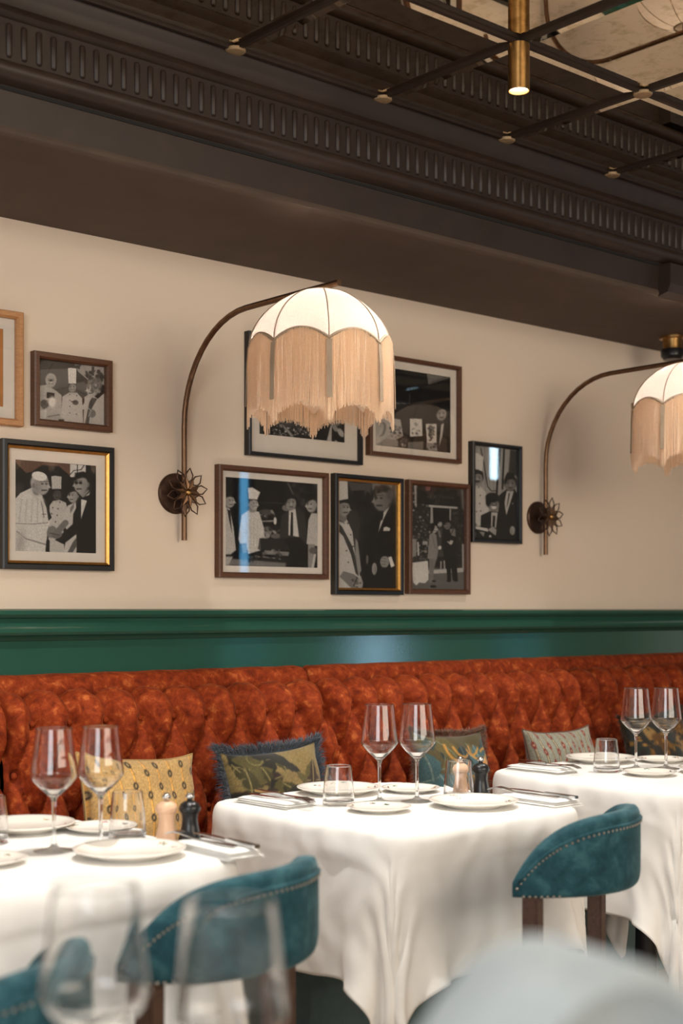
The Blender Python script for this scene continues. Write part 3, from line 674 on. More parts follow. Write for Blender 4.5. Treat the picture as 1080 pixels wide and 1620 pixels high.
def photo_artist(s):
    s.c[:] = .045
    s.p([(660, 220), (910, 270), (680, 340)], .4, 8); s.l([(700, 320), (880, 260)], 8, .2); s.l([(350, 540), (490, 545)], 6, .5); s.l([(490, 440), (490, 540)], 6, .3)
    s.p([(150, 740), (240, 690), (400, 720), (430, 900), (330, 960), (150, 1010)], .62); s.e(215, 830, 42, 80, .42, .2); s.e(200, 830, 30, 70, .6, .2); s.blotch(290, 780, 410, 930, 26, 6, 18, .15, .6, 3); s.e(430, 980, 45, 40, .2); s.blotch(390, 930, 480, 1020, 14, 6, 16, .1, .6, 5)
    s.p([(170, 990), (260, 930), (380, 950), (380, 1020), (170, 1010)], .5); s.p([(480, 970), (640, 960), (640, 1050), (480, 1040)], .4)
    s.p([(495, 710), (620, 715), (630, 900), (500, 910)], .76); s.blotch(525, 760, 605, 890, 16, 5, 14, .3, .6, 7)
    s.p([(660, 770), (775, 770), (780, 980), (680, 980)], .74); s.p([(700, 780), (740, 880), (690, 900)], .35); s.blotch(685, 790, 750, 950, 26, 6, 16, .1, .4, 8); s.p([(670, 980), (780, 980), (790, 1065), (680, 1060)], .5); s.blotch(680, 980, 790, 1060, 16, 6, 16, .1, .6, 9)
    s.p([(820, 780), (860, 720), (890, 760), (920, 1080), (800, 1060)], .12); s.p([(825, 780), (855, 760), (840, 900), (808, 1020)], .7)
    s.head(825, 660, 70, .56, .05, 0)
def photo_pair(s):
    s.c[:] = .05
    s.p([(180, 740), (240, 740), (240, 960), (180, 960)], .14, 10)
    s.p([(235, 900), (300, 830), (370, 850), (440, 880), (620, 830), (640, 960), (520, 1000), (240, 965)], .09); s.blotch(245, 840, 620, 980, 150, 4, 12, .3, .75, 3, .8); s.blotch(245, 840, 620, 980, 90, 4, 12, .03, .08, 4, .9)
    s.p([(370, 860), (440, 930), (470, 990), (450, 990), (390, 900)], .5); s.e(430, 820, 60, 70, .2); s.head(400, 765, 95, .26, .04, 1)
    s.p([(290, 700), (330, 680), (350, 780), (300, 780)], .55); s.e(270, 840, 26, 50, .4, .4)
    s.p([(625, 930), (670, 800), (740, 760), (700, 900), (650, 960)], .3); s.p([(625, 920), (680, 940), (660, 970), (625, 960)], .7)
    s.p([(650, 970), (740, 780), (800, 760), (790, 900), (760, 1020), (640, 1000)], .05); s.p([(800, 800), (800, 1030), (755, 1020)], .65); s.p([(800, 790), (915, 800), (915, 1040), (800, 1030)], .06)
    s.head(835, 770, 78, .5, .06, 0, smile=True); s.l([(810, 850), (840, 900)], 40, .5); s.e(880, 930, 24, 50, .62, -.4); s.p([(830, 1010), (860, 1030), (825, 1030)], .7)

# ------------------------------------------------------------------ framed pictures
def picture(label, x0, x1, z0, z1, fw, mat, inner=None, margins=(0,0,0,0), quad=None, paint=None, depth=.026, printmat=None):
    W, Hh = x1-x0, z1-z0
    T = thing('picture_frame', label, 'picture', ((x0+x1)/2, WY, z0), group=None)
    yf = -depth
    F = MB()
    a = W/2; b = a-fw
    # mitred frame with a shallow inner slope
    outer = [(-a, 0), (a, 0), (a, Hh), (-a, Hh)]; inn = [(-b, fw), (b, fw), (b, Hh-fw), (-b, Hh-fw)]
    c = fw*.75; mid = [(-a+c, c), (a-c, c), (a-c, Hh-c), (-a+c, Hh-c)]
    rings = [(outer, 0.0), (outer, yf+.003), ([(x*(1-.004/a), z+(.002 if z == 0 else -.002)) for x, z in outer], yf), (mid, yf), (inn, yf+.006), (inn, -.006)]
    v = []; f = []
    for rg, y in rings: v += [(x, y, z) for x, z in rg]
    for i in range(len(rings)-1):
        for j in range(4):
            k = (j+1) % 4; f.append((i*4+j, i*4+k, i*4+4+k, i*4+4+j))
    F.add(v, f).build('frame', mat, T)
    e = 0
    if inner:
        e = .0065
        G = MB(); q = [(-b, fw), (b, fw), (b, Hh-fw), (-b, Hh-fw)]; p = [(-b+e, fw+e), (b-e, fw+e), (b-e, Hh-fw-e), (-b+e, Hh-fw-e)]
        G.add([(x, yf+.004, z) for x, z in q]+[(x, yf+.009, z) for x, z in p]+[(x, -.008, z) for x, z in p], [(i, (i+1) % 4, 4+(i+1) % 4, 4+i) for i in range(4)]+[(4+i, 4+(i+1) % 4, 8+(i+1) % 4, 8+i) for i in range(4)])
        G.build('gold_slip', inner, T)
    l, r, bt, tp = margins
    px0, px1, pz0, pz1 = -b+e+l, b-e-r, fw+e+bt, Hh-fw-e-tp
    if any(margins):
        m_ = MB(); q = [(-b+.0005, fw+.0005), (b-.0005, fw+.0005), (b-.0005, Hh-fw-.0005), (-b+.0005, Hh-fw-.0005)]; p = [(px0, pz0), (px1, pz0), (px1, pz1), (px0, pz1)]
        m_.add([(x, -.0085, z) for x, z in q]+[(x, -.0085, z) for x, z in p]+[(x, -.006, z) for x, z in p], [(i, (i+1) % 4, 4+(i+1) % 4, 4+i) for i in range(4)]+[(4+i, 4+(i+1) % 4, 8+(i+1) % 4, 8+i) for i in range(4)])
        m_.build('mount', M['mat'], T)
    if paint:
        nx = 150; nz = int(nx*(pz1-pz0)/(px1-px0)); nz = min(nz, 260)
        s_, t_ = np.meshgrid(np.linspace(0, 1, nx), np.linspace(0, 1, nz))
        G = np.stack([px0+s_*(px1-px0), np.full_like(s_, -.0065), pz1-t_*(pz1-pz0)], -1)
        o = MB().grid(G).build('print', M['print'], T)
        q = np.array(quad, float)
        xy = (q[0]*((1-s_)*(1-t_))[..., None]+q[1]*(s_*(1-t_))[..., None]+q[2]*(s_*t_)[..., None]+q[3]*((1-s_)*t_)[..., None])
        cv = Cv(xy[..., 0], xy[..., 1]); paint(cv); cv.speck(.05)
        c = cv.c*np.array((1.0, .975, .94))*1.1
        set_colors(o.data, c.reshape(-1, 3))
    else:
        MB().box((px0, -.0068, pz0), (px1, -.0062, pz1)).build('print', printmat, T)
    MB().box((-b+.0003, -.0125, fw+.0003), (b-.0003, -.0112, Hh-fw-.0003)).build('glass_pane', M['pane'], T)
    return T
picture('light oak picture frame with an ochre print, cut by the left edge', 1.40, 1.823, 1.703, 2.010, .019, M['wood_oak'], None, (.055, .034, .031, .030), printmat=M['paper'])
picture('small brown frame with a photo of three people, one in a tall white hat', 1.855, 2.101, 1.711, 1.913, .0185, M['wood_frame'], None, (.0, .0, .0, .0), [(118, 112), (985, 218), (978, 1005), (112, 925)], photo_trio)
picture('black and gold frame with a photo of two men shaking hands', 1.761, 2.107, 1.320, 1.668, .0165, M['black_frame'], M['gold'], (.022, .028, .026, .030), [(152, 168), (915, 222), (915, 1088), (152, 1072)], photo_handshake)
picture('black frame half hidden behind the fringed lamp shade', 2.583, 3.053, 1.684, 2.063, .0125, M['black_frame'], None, (.040, .055, .057, .055), [(175, 150), (910, 230), (912, 1037), (182, 962)], photo_pair)
picture('brown frame with a wide white mount just right of the lamp shade', 3.084, 3.518, 1.721, 2.060, .0135, M['wood_frame'], None, (.024, .028, .022, .026), [(140, 120), (910, 268), (930, 1087), (150, 1005)], photo_artist)
picture('brown frame with a photo of four men in a kitchen', 2.471, 2.906, 1.308, 1.648, .0165, M['wood_frame'], None, (.019, .019, .020, .019), [(132, 130), (938, 190), (946, 958), (137, 942)], photo_kitchen)
picture('tall black and gold frame with a photo of a chef facing a dinner-jacketed man', 2.932, 3.238, 1.260, 1.651, .0155, M['black_frame'], M['gold'], (0, 0, 0, 0), [(100, 135), (840, 185), (868, 1540), (125, 1525)], photo_tuxedo)
picture('narrow brown frame with a photo of people outside a doorway', 3.262, 3.562, 1.265, 1.651, .0165, M['wood_frame'], None, (0, 0, 0, 0), [(105, 95), (820, 135), (855, 1535), (145, 1530)], photo_street)
picture('thin black frame with a seated man between two standing men, nearest the right lamp', 3.573, 3.835, 1.450, 1.806, .0135, M['black_frame'], None, (0, 0, 0, 0), [(122, 105), (775, 150), (800, 1560), (150, 1535)], photo_seated)

# ------------------------------------------------------------------ banquette
BQ = thing('banquette', 'long rust orange velvet banquette with a deep buttoned back along the wall', 'banquette', (2.8, 3.0, 0))
bx, by = 2.8, 3.0
DX, DZ, ZB = .1098, .130, .915
FY, TOPC, RR_ = 3.205, .897, .055       # front face, centre of the rolled top
btn = MB().lathe([(0, .006), (.005, .0052), (.008, .002), (.009, -.002), (0, -.003)], 12, M=Matrix.Rotation(PI/2, 4, 'X')).mesh('button', True); btn.materials.append(M['velvet'])
def back_section(x0, x1, xb):
    nx = max(20, int((x1-x0)/.0075)); prof = []
    for z in np.linspace(.42, TOPC, 64): prof.append((FY+.03*(z-.42)/.5, z, (-1, 0)))
    y_top = prof[-1][0]
    for a in np.linspace(0, PI/2, 14)[1:]: prof.append((y_top+RR_*(1-math.cos(a)), TOPC+RR_*math.sin(a), (-math.cos(a), math.sin(a))))
    prof.append((y_top+RR_+.010, TOPC+RR_-.010, (.4, .8))); prof.append((y_top+RR_+.016, TOPC-.02, (.3, 0)))
    xs = np.linspace(x0, x1, nx); P = np.zeros((len(prof), nx, 3))
    arc = 0; last = None
    for i, (y, z, nrm) in enumerate(prof):
        if last is not None: arc += math.hypot(y-last[0], z-last[1])
        last = (y, z)
        s = .42+arc                          # developed height
        u = (xs-xb)/DX; v = (s-ZB)/DZ
        if v < 0:
            a = u-v/2; b = u+v/2
            A = np.abs(np.sin(PI*a)); B_ = np.abs(np.sin(PI*b))
            puff = np.power(A, .62)*np.power(B_, .62)
            # round pit at every button
            k = np.round(v); off = np.where(np.abs(k) % 2 == 1, .5, 0)
            du = (u-off-np.round(u-off))*DX; dv = (v-k)*DZ
            pit = np.exp(-(du**2+dv**2)/(.017**2)) if k >= -3 else 0*u
            h = .056*puff-.018*pit
        else:
            w = max(0, 1-v/1.15)
            A = np.abs(np.sin(PI*u)); du = (u-np.round(u))*DX; dv = v*DZ
            pit = np.exp(-(du**2+dv**2)/(.017**2))
            h = .056*(w*np.power(A, .55)+(1-w)*.6)-.018*pit
        edge = np.minimum(xs-x0, x1-xs); er = np.clip(edge/.028, 0, 1); h = h-.035*(1-np.sqrt(1-(1-er)**2))
        wob = .0022*np.sin(xs*61+s*43)+.0016*np.sin(xs*133-s*97+1.3)
        h = h+wob*(1 if s > .5 else .5)
        P[i, :, 0] = xs-bx; P[i, :, 1] = y+nrm[0]*h*(1 if i < 64 else 1)-by; P[i, :, 2] = z+nrm[1]*h
    # front normals point to -y
    P[:64, :, 1] = P[:64, :, 1]
    o = MB().grid(P).build('back_section', M['velvet'], BQ, True)
    for k in range(0, 3):
        off = .5 if k % 2 else 0
        for i in range(-2, int((x1-x0)/DX)+3):
            xq = xb+(i+off)*DX
            if xq < x0+.02 or xq > x1-.02: continue
            z = ZB-k*DZ; y = FY+.03*(z-.42)/.5
            link('button', btn, None, o, (xq-bx, y-.002-by, z))
    return o
back_section(.55, 1.683, .64); back_section(1.687, 2.765, 1.768); back_section(2.769, 4.95, 2.87); back_section(4.954, 6.6, 5.04)
for a, b in ((.55, 2.782), (2.788, 6.6)):
    R1 = [(3.325, .94), (3.322, .99), (3.325, 1.010), (3.332, 1.024), (3.346, 1.033), (3.379, 1.036), (3.379, .94)]
    m_ = MB(); xs = np.concatenate([[a, a+.004, a+.012, a+.025], np.linspace(a+.05, b-.05, 40), [b-.025, b-.012, b-.004, b]]); P = []
    for xq in xs:
        e = min(xq-a, b-xq); k = math.sqrt(max(0, 1-(1-min(1, e/.025))**2)); P.append([(xq-bx, 3.36+(y-3.36)*(.55+.45*k)-by, .985+(z-.985)*(.55+.45*k)+.0012*math.sin(xq*37)) for y, z in R1])
    m_.grid(np.array(P), True); n = len(R1); m_.f.append(tuple(range(n))); m_.f.append(tuple(reversed(range(len(P)*n-n, len(P)*n))))
    m_.build('top_roll', M['velvet'], BQ, .9)
m_ = MB()
S_ = [(2.79, .37), (2.770, .385), (2.762, .41), (2.768, .44), (2.79, .455), (2.84, .462), (2.95, .462), (3.21, .455), (3.21, .37)]
for a, b in ((.55, 1.683), (1.687, 2.765), (2.769, 4.95), (4.954, 6.6)):
    MB().extrude_x([(y-by, z) for y, z in S_], a-bx, b-bx).build('seat_cushion', M['velvet'], BQ, .6, .006)
MB().box((.55-bx, 2.81-by, 0), (6.6-bx, 3.37-by, .369)).build('plinth', M['plinth'], BQ)

# ------------------------------------------------------------------ cushions
def cushion(label, loc, w, h, t, lean, rz, roll, paint, fringe=None, fl=.03, pinch=.105, name='cushion'):
    T = thing(name, label, 'cushion', loc, group=None)
    T.rotation_euler = Matrix.Rotation(rz, 3, 'Z').to_4x4().to_3x3().to_euler()
    N = 110
    u, v = np.meshgrid(np.linspace(-1, 1, N), np.linspace(-1, 1, N))
    px_ = 1-pinch*(1-np.abs(v)**3.0); pz = 1-pinch*(1-np.abs(u)**3.0)
    X = u*px_*w/2; Z = v*pz*h/2
    th = t/2*np.power(np.clip(1-np.abs(u)**2.6, 0, 1), .5)*np.power(np.clip(1-np.abs(v)**2.6, 0, 1), .5)
    wr = .004*np.sin(u*7+v*3)+.003*np.sin(v*9-u*4+1)
    R = Matrix.Rotation(-lean, 3, 'X') @ Matrix.Rotation(roll, 3, 'Y')
    R = np.array(R)
    # lowest point rests on the origin
    def tr(Q): return Q @ R.T
    F = tr(np.stack([X, -th-wr*(th > .01), Z], -1)); Bk = tr(np.stack([X, th, Z], -1))
    zmin = min(F[..., 2].min(), Bk[..., 2].min())
    F[..., 2] -= zmin; Bk[..., 2] -= zmin
    m_ = MB(); m_.grid(F); m_.grid(Bk[:, ::-1])
    o = m_.build('cover', M['cushion'], T, True)
    cv = Cv(u*w/2*100, -v*h/2*100); paint(cv, w*50, h*50); cv.speck(.06)
    c = cv.c.reshape(N, N, 3); c2 = c[:, ::-1]
    set_colors(o.data, np.concatenate([c.reshape(-1, 3), c2.reshape(-1, 3)]))
    ed = [(i, 0) for i in range(N)]+[(N-1, j) for j in range(N)]+[(i, N-1) for i in range(N-1, -1, -1)]+[(0, j) for j in range(N-1, -1, -1)]
    E_ = np.array([F[i, j] for i, j in ed])
    MB().tube(E_[::3].tolist()+[E_[0].tolist()], .0035, 6, False).build('piping', M[fringe] if fringe else plain('piping_cord', lin(tuple(c[N//2, 4]*.8)), .8), T, True)
    if fringe:
        S = MB(); cen = F.reshape(-1, 3).mean(0); nrm = R @ np.array((0, -1, 0)); n = len(E_)
        for k in range(2600):
            q = rng.uniform(0, n-1); i = int(q); p = E_[i]*(1-(q-i))+E_[(i+1) % n]*(q-i)
            d = p-cen; d -= nrm*(d@nrm); d /= np.linalg.norm(d); tg = np.cross(d, nrm)
            d2 = d+tg*rng.uniform(-.45, .45)+nrm*rng.uniform(-.3, .75); d2 /= np.linalg.norm(d2)
            L = fl*rng.uniform(.7, 1.1); wv = np.cross(d2, nrm); wv = wv/(np.linalg.norm(wv)+1e-9)*.0011
            q1 = p+d2*L*.55+nrm*.004; q2 = p+d2*L-np.array((0, 0, L*.18)); nn_ = nrm*.0008
            if min(q2[2], q1[2], p[2]) < .004: continue
            S.add([p-wv, p+wv, q1+wv, q1-wv, q2, p+nn_, q1+nn_], [(0, 1, 2, 3), (3, 2, 4), (0, 3, 6, 5), (1, 5, 6, 2), (3, 4, 6), (2, 6, 4)])
        ob = S.build('fringe', M[fringe], T); tag(ob, kind='stuff')
    return T
def pat_mustard(s, a, b):
    s.c[:] = (.74, .60, .38)
    k = 0; x = -a
    while x < a+2:
        s.l([(x, -b), (x, b)], .35, (.90, .66, .30), .3); s.l([(x+.35, -b), (x+.35, b)], .25, (.66, .50, .28), .3)
        y = -b+(2.0 if k % 2 else 4.6)
        while y < b:
            s.e(x, y, .72, 1.1, (.14, .12, .10), 0, .3); s.e(x, y, .30, .58, (.72, .60, .40), 0, .25); y += 6.4
        x += 4.3; k += 1
def leaf(s, x, y, L, w, ang, col, vein=None):
    c, n = math.cos(ang), math.sin(ang)
    pts = [(t, w*math.sin(PI*t)**.8*(1+.12*math.sin(t*25))) for t in np.linspace(0, 1, 14)]
    out = pts+[(t, -q) for t, q in reversed(pts)]
    s.p([(x+(t*L)*c-q*n, y+(t*L)*n+q*c) for t, q in out], col, .5)
    if vein: s.l([(x, y), (x+L*.95*c, y+L*.95*n)], .35, vein, .4)
def pat_acanthus(s, a, b):
    s.c[:] = (.48, .41, .25)
    r = np.random.default_rng(5)
    for k in range(26): s.e(r.uniform(-a, a), r.uniform(-b, b), r.uniform(2, 5), r.uniform(2, 4), (.46, .38, .22), r.uniform(0, 3), 2, .5)
    for k in range(85):
        g = r.uniform(0, 1); col = ((.13, .12, .09), (.22, .20, .10), (.30, .27, .14), (.19, .14, .11))[k % 4]
        leaf(s, r.uniform(-a, a), r.uniform(-b, b), r.uniform(5, 11), r.uniform(1.2, 2.6), r.uniform(0, 6.3), col, (.54, .48, .31) if k % 2 else None)
    for k in range(12):
        x, y = r.uniform(-a, a), r.uniform(-b, b); q = r.uniform(0, 6); s.l([(x+3*math.cos(q+t)*(1-t/5), y+3*math.sin(q+t)*(1-t/5)) for t in np.linspace(0, 3.5, 8)], .22, (.50, .45, .29), .4)
    s.p([(-12, -2), (-9, -4), (-6, -2), (-7, 1), (-5, 4), (-8, 6), (-11, 4), (-10, 1)], (.09, .09, .09), .6)
def pat_floral(s, a, b):
    s.c[:] = (.30, .26, .15)
    r = np.random.default_rng(8)
    for k in range(30): leaf(s, r.uniform(-a, a), r.uniform(-b, b), r.uniform(9, 15), r.uniform(2.5, 4.5), r.uniform(0, 6.3), ((.16, .25, .26), (.22, .32, .33), (.12, .18, .18), (.36, .32, .18))[k % 4], (.44, .48, .44))
    for x, y, L, an in ((4, -11, 13, .5), (1, -6, 13, .35), (8, -14, 12, 1.2), (-12, -4, 12, .9)): leaf(s, x, y, L, 3.4, an, (.24, .36, .38), (.55, .6, .58))
    for k in range(16):
        x, y = r.uniform(-a, a), r.uniform(-b, b); q = r.uniform(0, 6); s.l([(x+4*math.cos(q+t*.7), y+4*math.sin(q+t*.7)) for t in np.linspace(0, 3, 8)], .9, (.72, .52, .24), .6)
    for x, y in ((3, 3), (12, -6), (-13, 9), (10, 10)):
        for k in range(9): s.e(x+2.2*math.cos(k*.7), y+2.2*math.sin(k*.7), 1.5, .8, (.80, .58, .32), k*.7, .5)
        s.e(x, y, 1.2, 1.2, (.5, .26, .14), 0, .5)
def pat_stripe(s, a, b):
    s.c[:] = (.56, .56, .50)
    x = -a+1; k = 0
    while x < a:
        s.l([(x, -b), (x, b)], .62, (.24, .18, .15), .2); s.l([(x, -b), (x, b)], .28, (.82, .74, .58), .15)
        if True:
            y = -b+(1.5 if k % 2 else 5.5)
            while y < b:
                red = y < -b*.25
                s.e(x, y, .55, 1.25, (.48, .12, .10) if red else (.22, .10, .09), 0, .35); s.e(x, y, .2, .5, (.72, .66, .54), 0, .2); y += 6.4
        x += 2.6; k += 1
def pat_dark(s, a, b):
    s.c[:] = (.14, .13, .11)
    r = np.random.default_rng(18)
    for k in range(60): s.e(r.uniform(-a, a), r.uniform(-b, b), r.uniform(1.5, 4.5), r.uniform(1.5, 3.5), ((.46, .32, .12), (.36, .24, .10), (.16, .18, .17), (.54, .42, .24), (.10, .09, .07))[k % 5], r.uniform(0, 3), 1, .9)
    for k in range(160): s.e(r.uniform(-a, a), r.uniform(-b, b), r.uniform(.4, 1.1), r.uniform(.4, 1.1), ((.56, .40, .18), (.16, .14, .1))[k % 2], 0, .4, .8)
SEATZ = .468
cushion('mustard cushion with black oval motifs behind the left table', (1.935, 2.975, SEATZ), .36, .375, .13, .26, .05, .085, pat_mustard)
cushion('green leaf brocade cushion with blue fringe between left and middle tables', (2.385, 2.985, SEATZ+.01), .335, .36, .13, .24, -.02, -.03, pat_acanthus, 'fringe_blue', .046)
cushion('teal and gold floral cushion with brown fringe behind the middle glasses', (3.065, 2.98, SEATZ+.01), .335, .36, .13, .24, .06, .06, pat_floral, 'fringe_brown', .034)
cushion('grey striped cushion with red motifs left of the right table', (3.60, 2.985, SEATZ), .30, .36, .14, .24, -.12, .0, pat_stripe)
cushion('dark brown floral cushion behind the right wine glasses', (4.13, 2.98, SEATZ+.01), .36, .36, .13, .24, .0, -.06, pat_dark, 'fringe_dark', .030)
cushion('mustard cushion just entering the frame at the right edge', (4.63, 2.985, SEATZ), .36, .37, .13, .24, .0, .0, pat_mustard)

# ------------------------------------------------------------------ tables and cloths
TZ = .750
def drape(cx, cy, hx, hy, L, seed, yaw=0.0, n=92):
    """white square cloth settled over a round-cornered table by position based dynamics"""
    r = np.random.default_rng(seed); rc = .085
    lin_ = np.linspace(-L/2, L/2, n); gx, gy = np.meshgrid(lin_, lin_)
    c, s = math.cos(yaw), math.sin(yaw)
    P = np.stack([gx*c-gy*s, gx*s+gy*c, np.full_like(gx, .003)], -1)
    def sdf(x, y):
        qx = np.abs(x)-(hx-rc); qy = np.abs(y)-(hy-rc)
        return np.hypot(np.maximum(qx, 0), np.maximum(qy, 0))+np.minimum(np.maximum(qx, qy), 0)-rc
    top = sdf(P[..., 0], P[..., 1]) < .0; rest = L/(n-1)
    w = np.where(top, 0.0, 1.0)[..., None]
    P[..., 2] += np.where(top, 0, r.normal(0, .002, gx.shape)); V = np.zeros_like(P)
    V[..., 0] += .25*np.sin(gy*11+seed)*(~top); V[..., 1] += .25*np.sin(gx*13+seed*2)*(~top)
    def con(a, b, d, k):
        A, B = P[a], P[b]; D = B-A; ln = np.linalg.norm(D, axis=-1, keepdims=True)+1e-9
        wa, wb = w[a], w[b]; q = (ln-d)/ln*D*k/np.maximum(wa+wb, 1e-9)
        P[a] = A+q*wa; P[b] = B-q*wb
    S = slice
    sets = []
    for st, d, k in ((1, rest, 1.0), (2, 2*rest, .25), (5, 5*rest, .35)):
        for o_ in range(2*st):
            ia = np.array([i for i in range(n-st) if (i//st) % 2 == (o_//st) % 2 and i % st == o_ % st])
            if len(ia): sets.append((np.ix_(range(n), ia), np.ix_(range(n), ia+st), d, k)); sets.append((np.ix_(ia, range(n)), np.ix_(ia+st, range(n)), d, k))
    dg = rest*math.sqrt(2)
    for p_ in range(2):
        ia = np.arange(p_, n-1, 2)
        for q_ in range(2):
            ja = np.arange(q_, n-1, 2)
            sets.append((np.ix_(ia, ja), np.ix_(ia+1, ja+1), dg, .35)); sets.append((np.ix_(ia+1, ja), np.ix_(ia, ja+1), dg, .35))
    dt = 1/60
    for it in range(120):
        V[..., 2] -= 9.8*dt; V *= .965
        old = P.copy(); P += V*dt*w
        for sub in range(5):
            for a, b, d, k in sets: con(a, b, d, k)
            x, y, z = P[..., 0], P[..., 1], P[..., 2]
            d = sdf(x, y); ins = (d < .004) & (z < .0015) & (~top)
            e = 1e-4; nx_ = (sdf(x+e, y)-d)/e; ny_ = (sdf(x, y+e)-d)/e
            push = np.where(ins, .004-d, 0); shallow = ins & (z > -.006) & (d < -.008)
            P[..., 2] = np.where(shallow, .0015, z); push = np.where(shallow, 0, push)
            P[..., 0] += push*nx_; P[..., 1] += push*ny_
        V = (P-old)/dt
    # pressed fold lines and small wrinkles on the hanging part
    tx = np.gradient(P, axis=1); ty = np.gradient(P, axis=0); nr = np.cross(tx, ty); nr /= np.linalg.norm(nr, axis=-1, keepdims=True)+1e-9
    rid = sum(np.exp(-((g-g0)/.011)**2) for g, q in ((gx, hx+.055), (gy, hy+.055)) for g0 in (q, -q))+.7*np.exp(-(gx/.010)**2)+.7*np.exp(-(gy/.010)**2)
    wr = .0030*np.sin(gx*37+2*np.sin(gy*23+seed))*np.sin(gy*41+1.5*np.sin(gx*29))
    P = P+nr*((.0030*rid+wr)*(~top))[..., None]
    P = P+np.array((cx, cy, TZ+.0012-.003+.0015))
    return P
def table(cx, cy, hx, hy, L, seed, tl, cl, yaw=0.0):
    T = thing('dining_table', tl, 'table', (cx, cy, 0), group=None)
    oc = []
    for sx, sy, a0 in ((1, 1, 0), (-1, 1, PI/2), (-1, -1, PI), (1, -1, 1.5*PI)):
        for q in range(7): oc.append((sx*(hx-.085)+.081*math.cos(a0+q*PI/12), sy*(hy-.085)+.081*math.sin(a0+q*PI/12)))
    G = np.array([[(x*k, y*k, z) for x, y in oc] for k, z in ((.975, TZ-.03), (.992, TZ-.024), (.992, TZ-.010), (.985, TZ-.004), (.97, TZ-.003))])
    m_ = MB().grid(G, True); m_.f += [tuple(reversed(range(28))), tuple(range(112, 140))]; m_.build('tabletop', M['wood_dark'], T, .5)
    MB().lathe([(.05, TZ-.028), (.035, TZ-.06), (.03, .3), (.035, .04), (.05, .03)], 20).build('pedestal', M['black_lacquer'], T, .6)
    MB().lathe([(0, .034), (.05, .032), (.2, .018), (.205, .008), (.2, 0), (0, 0)], 36).build('base', M['black_lacquer'], T, .6)
    P = drape(0, 0, hx, hy, L, seed, yaw)
    P[..., 2] -= 0
    m_ = MB().grid(P)
    o = m_.build('tablecloth', M['linen'], None, True, loc=(cx, cy, 0)); tag(o, cl, 'tablecloth')
    md = o.modifiers.new('smooth', 'SUBSURF'); md.levels = 1; md.render_levels = 1
    md = o.modifiers.new('thick', 'SOLIDIFY'); md.thickness = .0014; md.offset = 0
    return T
TABX = {'left': 1.262, 'middle': 2.252, 'right': 3.232}; TY = 2.385; HX, HY = .318, .335
table(TABX['left'], TY, HX, HY, 1.24, 3, 'square dining table hidden under the left white cloth', 'white cloth on the left table, behind the pale blurred chair', .0)
table(TABX['middle'], TY, HX, HY, 1.24, 5, 'square dining table hidden under the middle white cloth', 'white cloth hanging in folds on the middle table', .02)
table(TABX['right'], TY, HX, HY, 1.24, 9, 'square dining table hidden under the right white cloth', 'white cloth on the right table, cut by the right edge', -.02)
table(.56, .99, .30, .27, .92, 12, 'square dining table closest to the camera', 'white cloth on the nearest table below the frame', .0)

# ------------------------------------------------------------------ tableware
CZT = TZ+.0028
def dense(p):                                # support rings beside every corner keep the refraction true
    q = [p[0]]
    for (r0, z0), (r1, z1) in zip(p[:-1], p[1:]):
        L = math.hypot(r1-r0, z1-z0)
        if L > .0035:
            t = .0009/L
            for u in (t, 1-t): q.append((r0+(r1-r0)*u, z0+(z1-z0)*u))
        q.append((r1, z1))
    return q
def wine_mesh():
    out = [(.0, .0), (.034, .0), (.0385, .0008), (.0385, .0018), (.030, .0034), (.012, .0062), (.0055, .012), (.0042, .022), (.0036, .05), (.0037, .085), (.0045, .095), (.0075, .1025),
           (.014, .109), (.0255, .119), (.0365, .1305), (.0425, .1385), (.0442, .1435), (.0440, .150), (.0425, .163), (.0405, .178), (.0374, .205), (.0345, .233)]
    inn = [(.0338, .2335), (.0332, .233), (.0363, .205), (.0394, .178), (.0414, .163), (.0429, .150), (.0431, .1440), (.0415, .1393), (.0356, .1315), (.0244, .1202), (.0125, .1115), (.005, .107), (.0, .106)]
    return MB().lathe(dense(out+inn), 48).mesh('wine_glass', True)
def tumbler_mesh():
    out = [(0, 0), (.034, 0), (.0365, .002), (.0372, .008), (.0362, .03), (.0335, .06), (.0300, .093)]
    inn = [(.0294, .0935), (.0288, .093), (.0323, .06), (.0348, .03), (.0352, .014), (.032, .0105), (0, .0098)]
    return MB().lathe(dense(out+inn), 44).mesh('tumbler', True)
def plate_mesh(R):
    k = R/.105
    p = [(0, 0), (.062*k, 0), (.066*k, .002), (.070*k, .005*k), (.098*k, .0135*k), (.1045*k, .0165*k), (R, .0175*k), (.1045*k, .0186*k), (.098*k, .0168*k), (.074*k, .0088*k), (.066*k, .0062*k), (0, .0055*k)]
    return MB().lathe(p, 56).mesh('plate', True)
wm, tm = wine_mesh(), tumbler_mesh()
for m_ in (wm, tm): m_.materials.append(M['glass'])
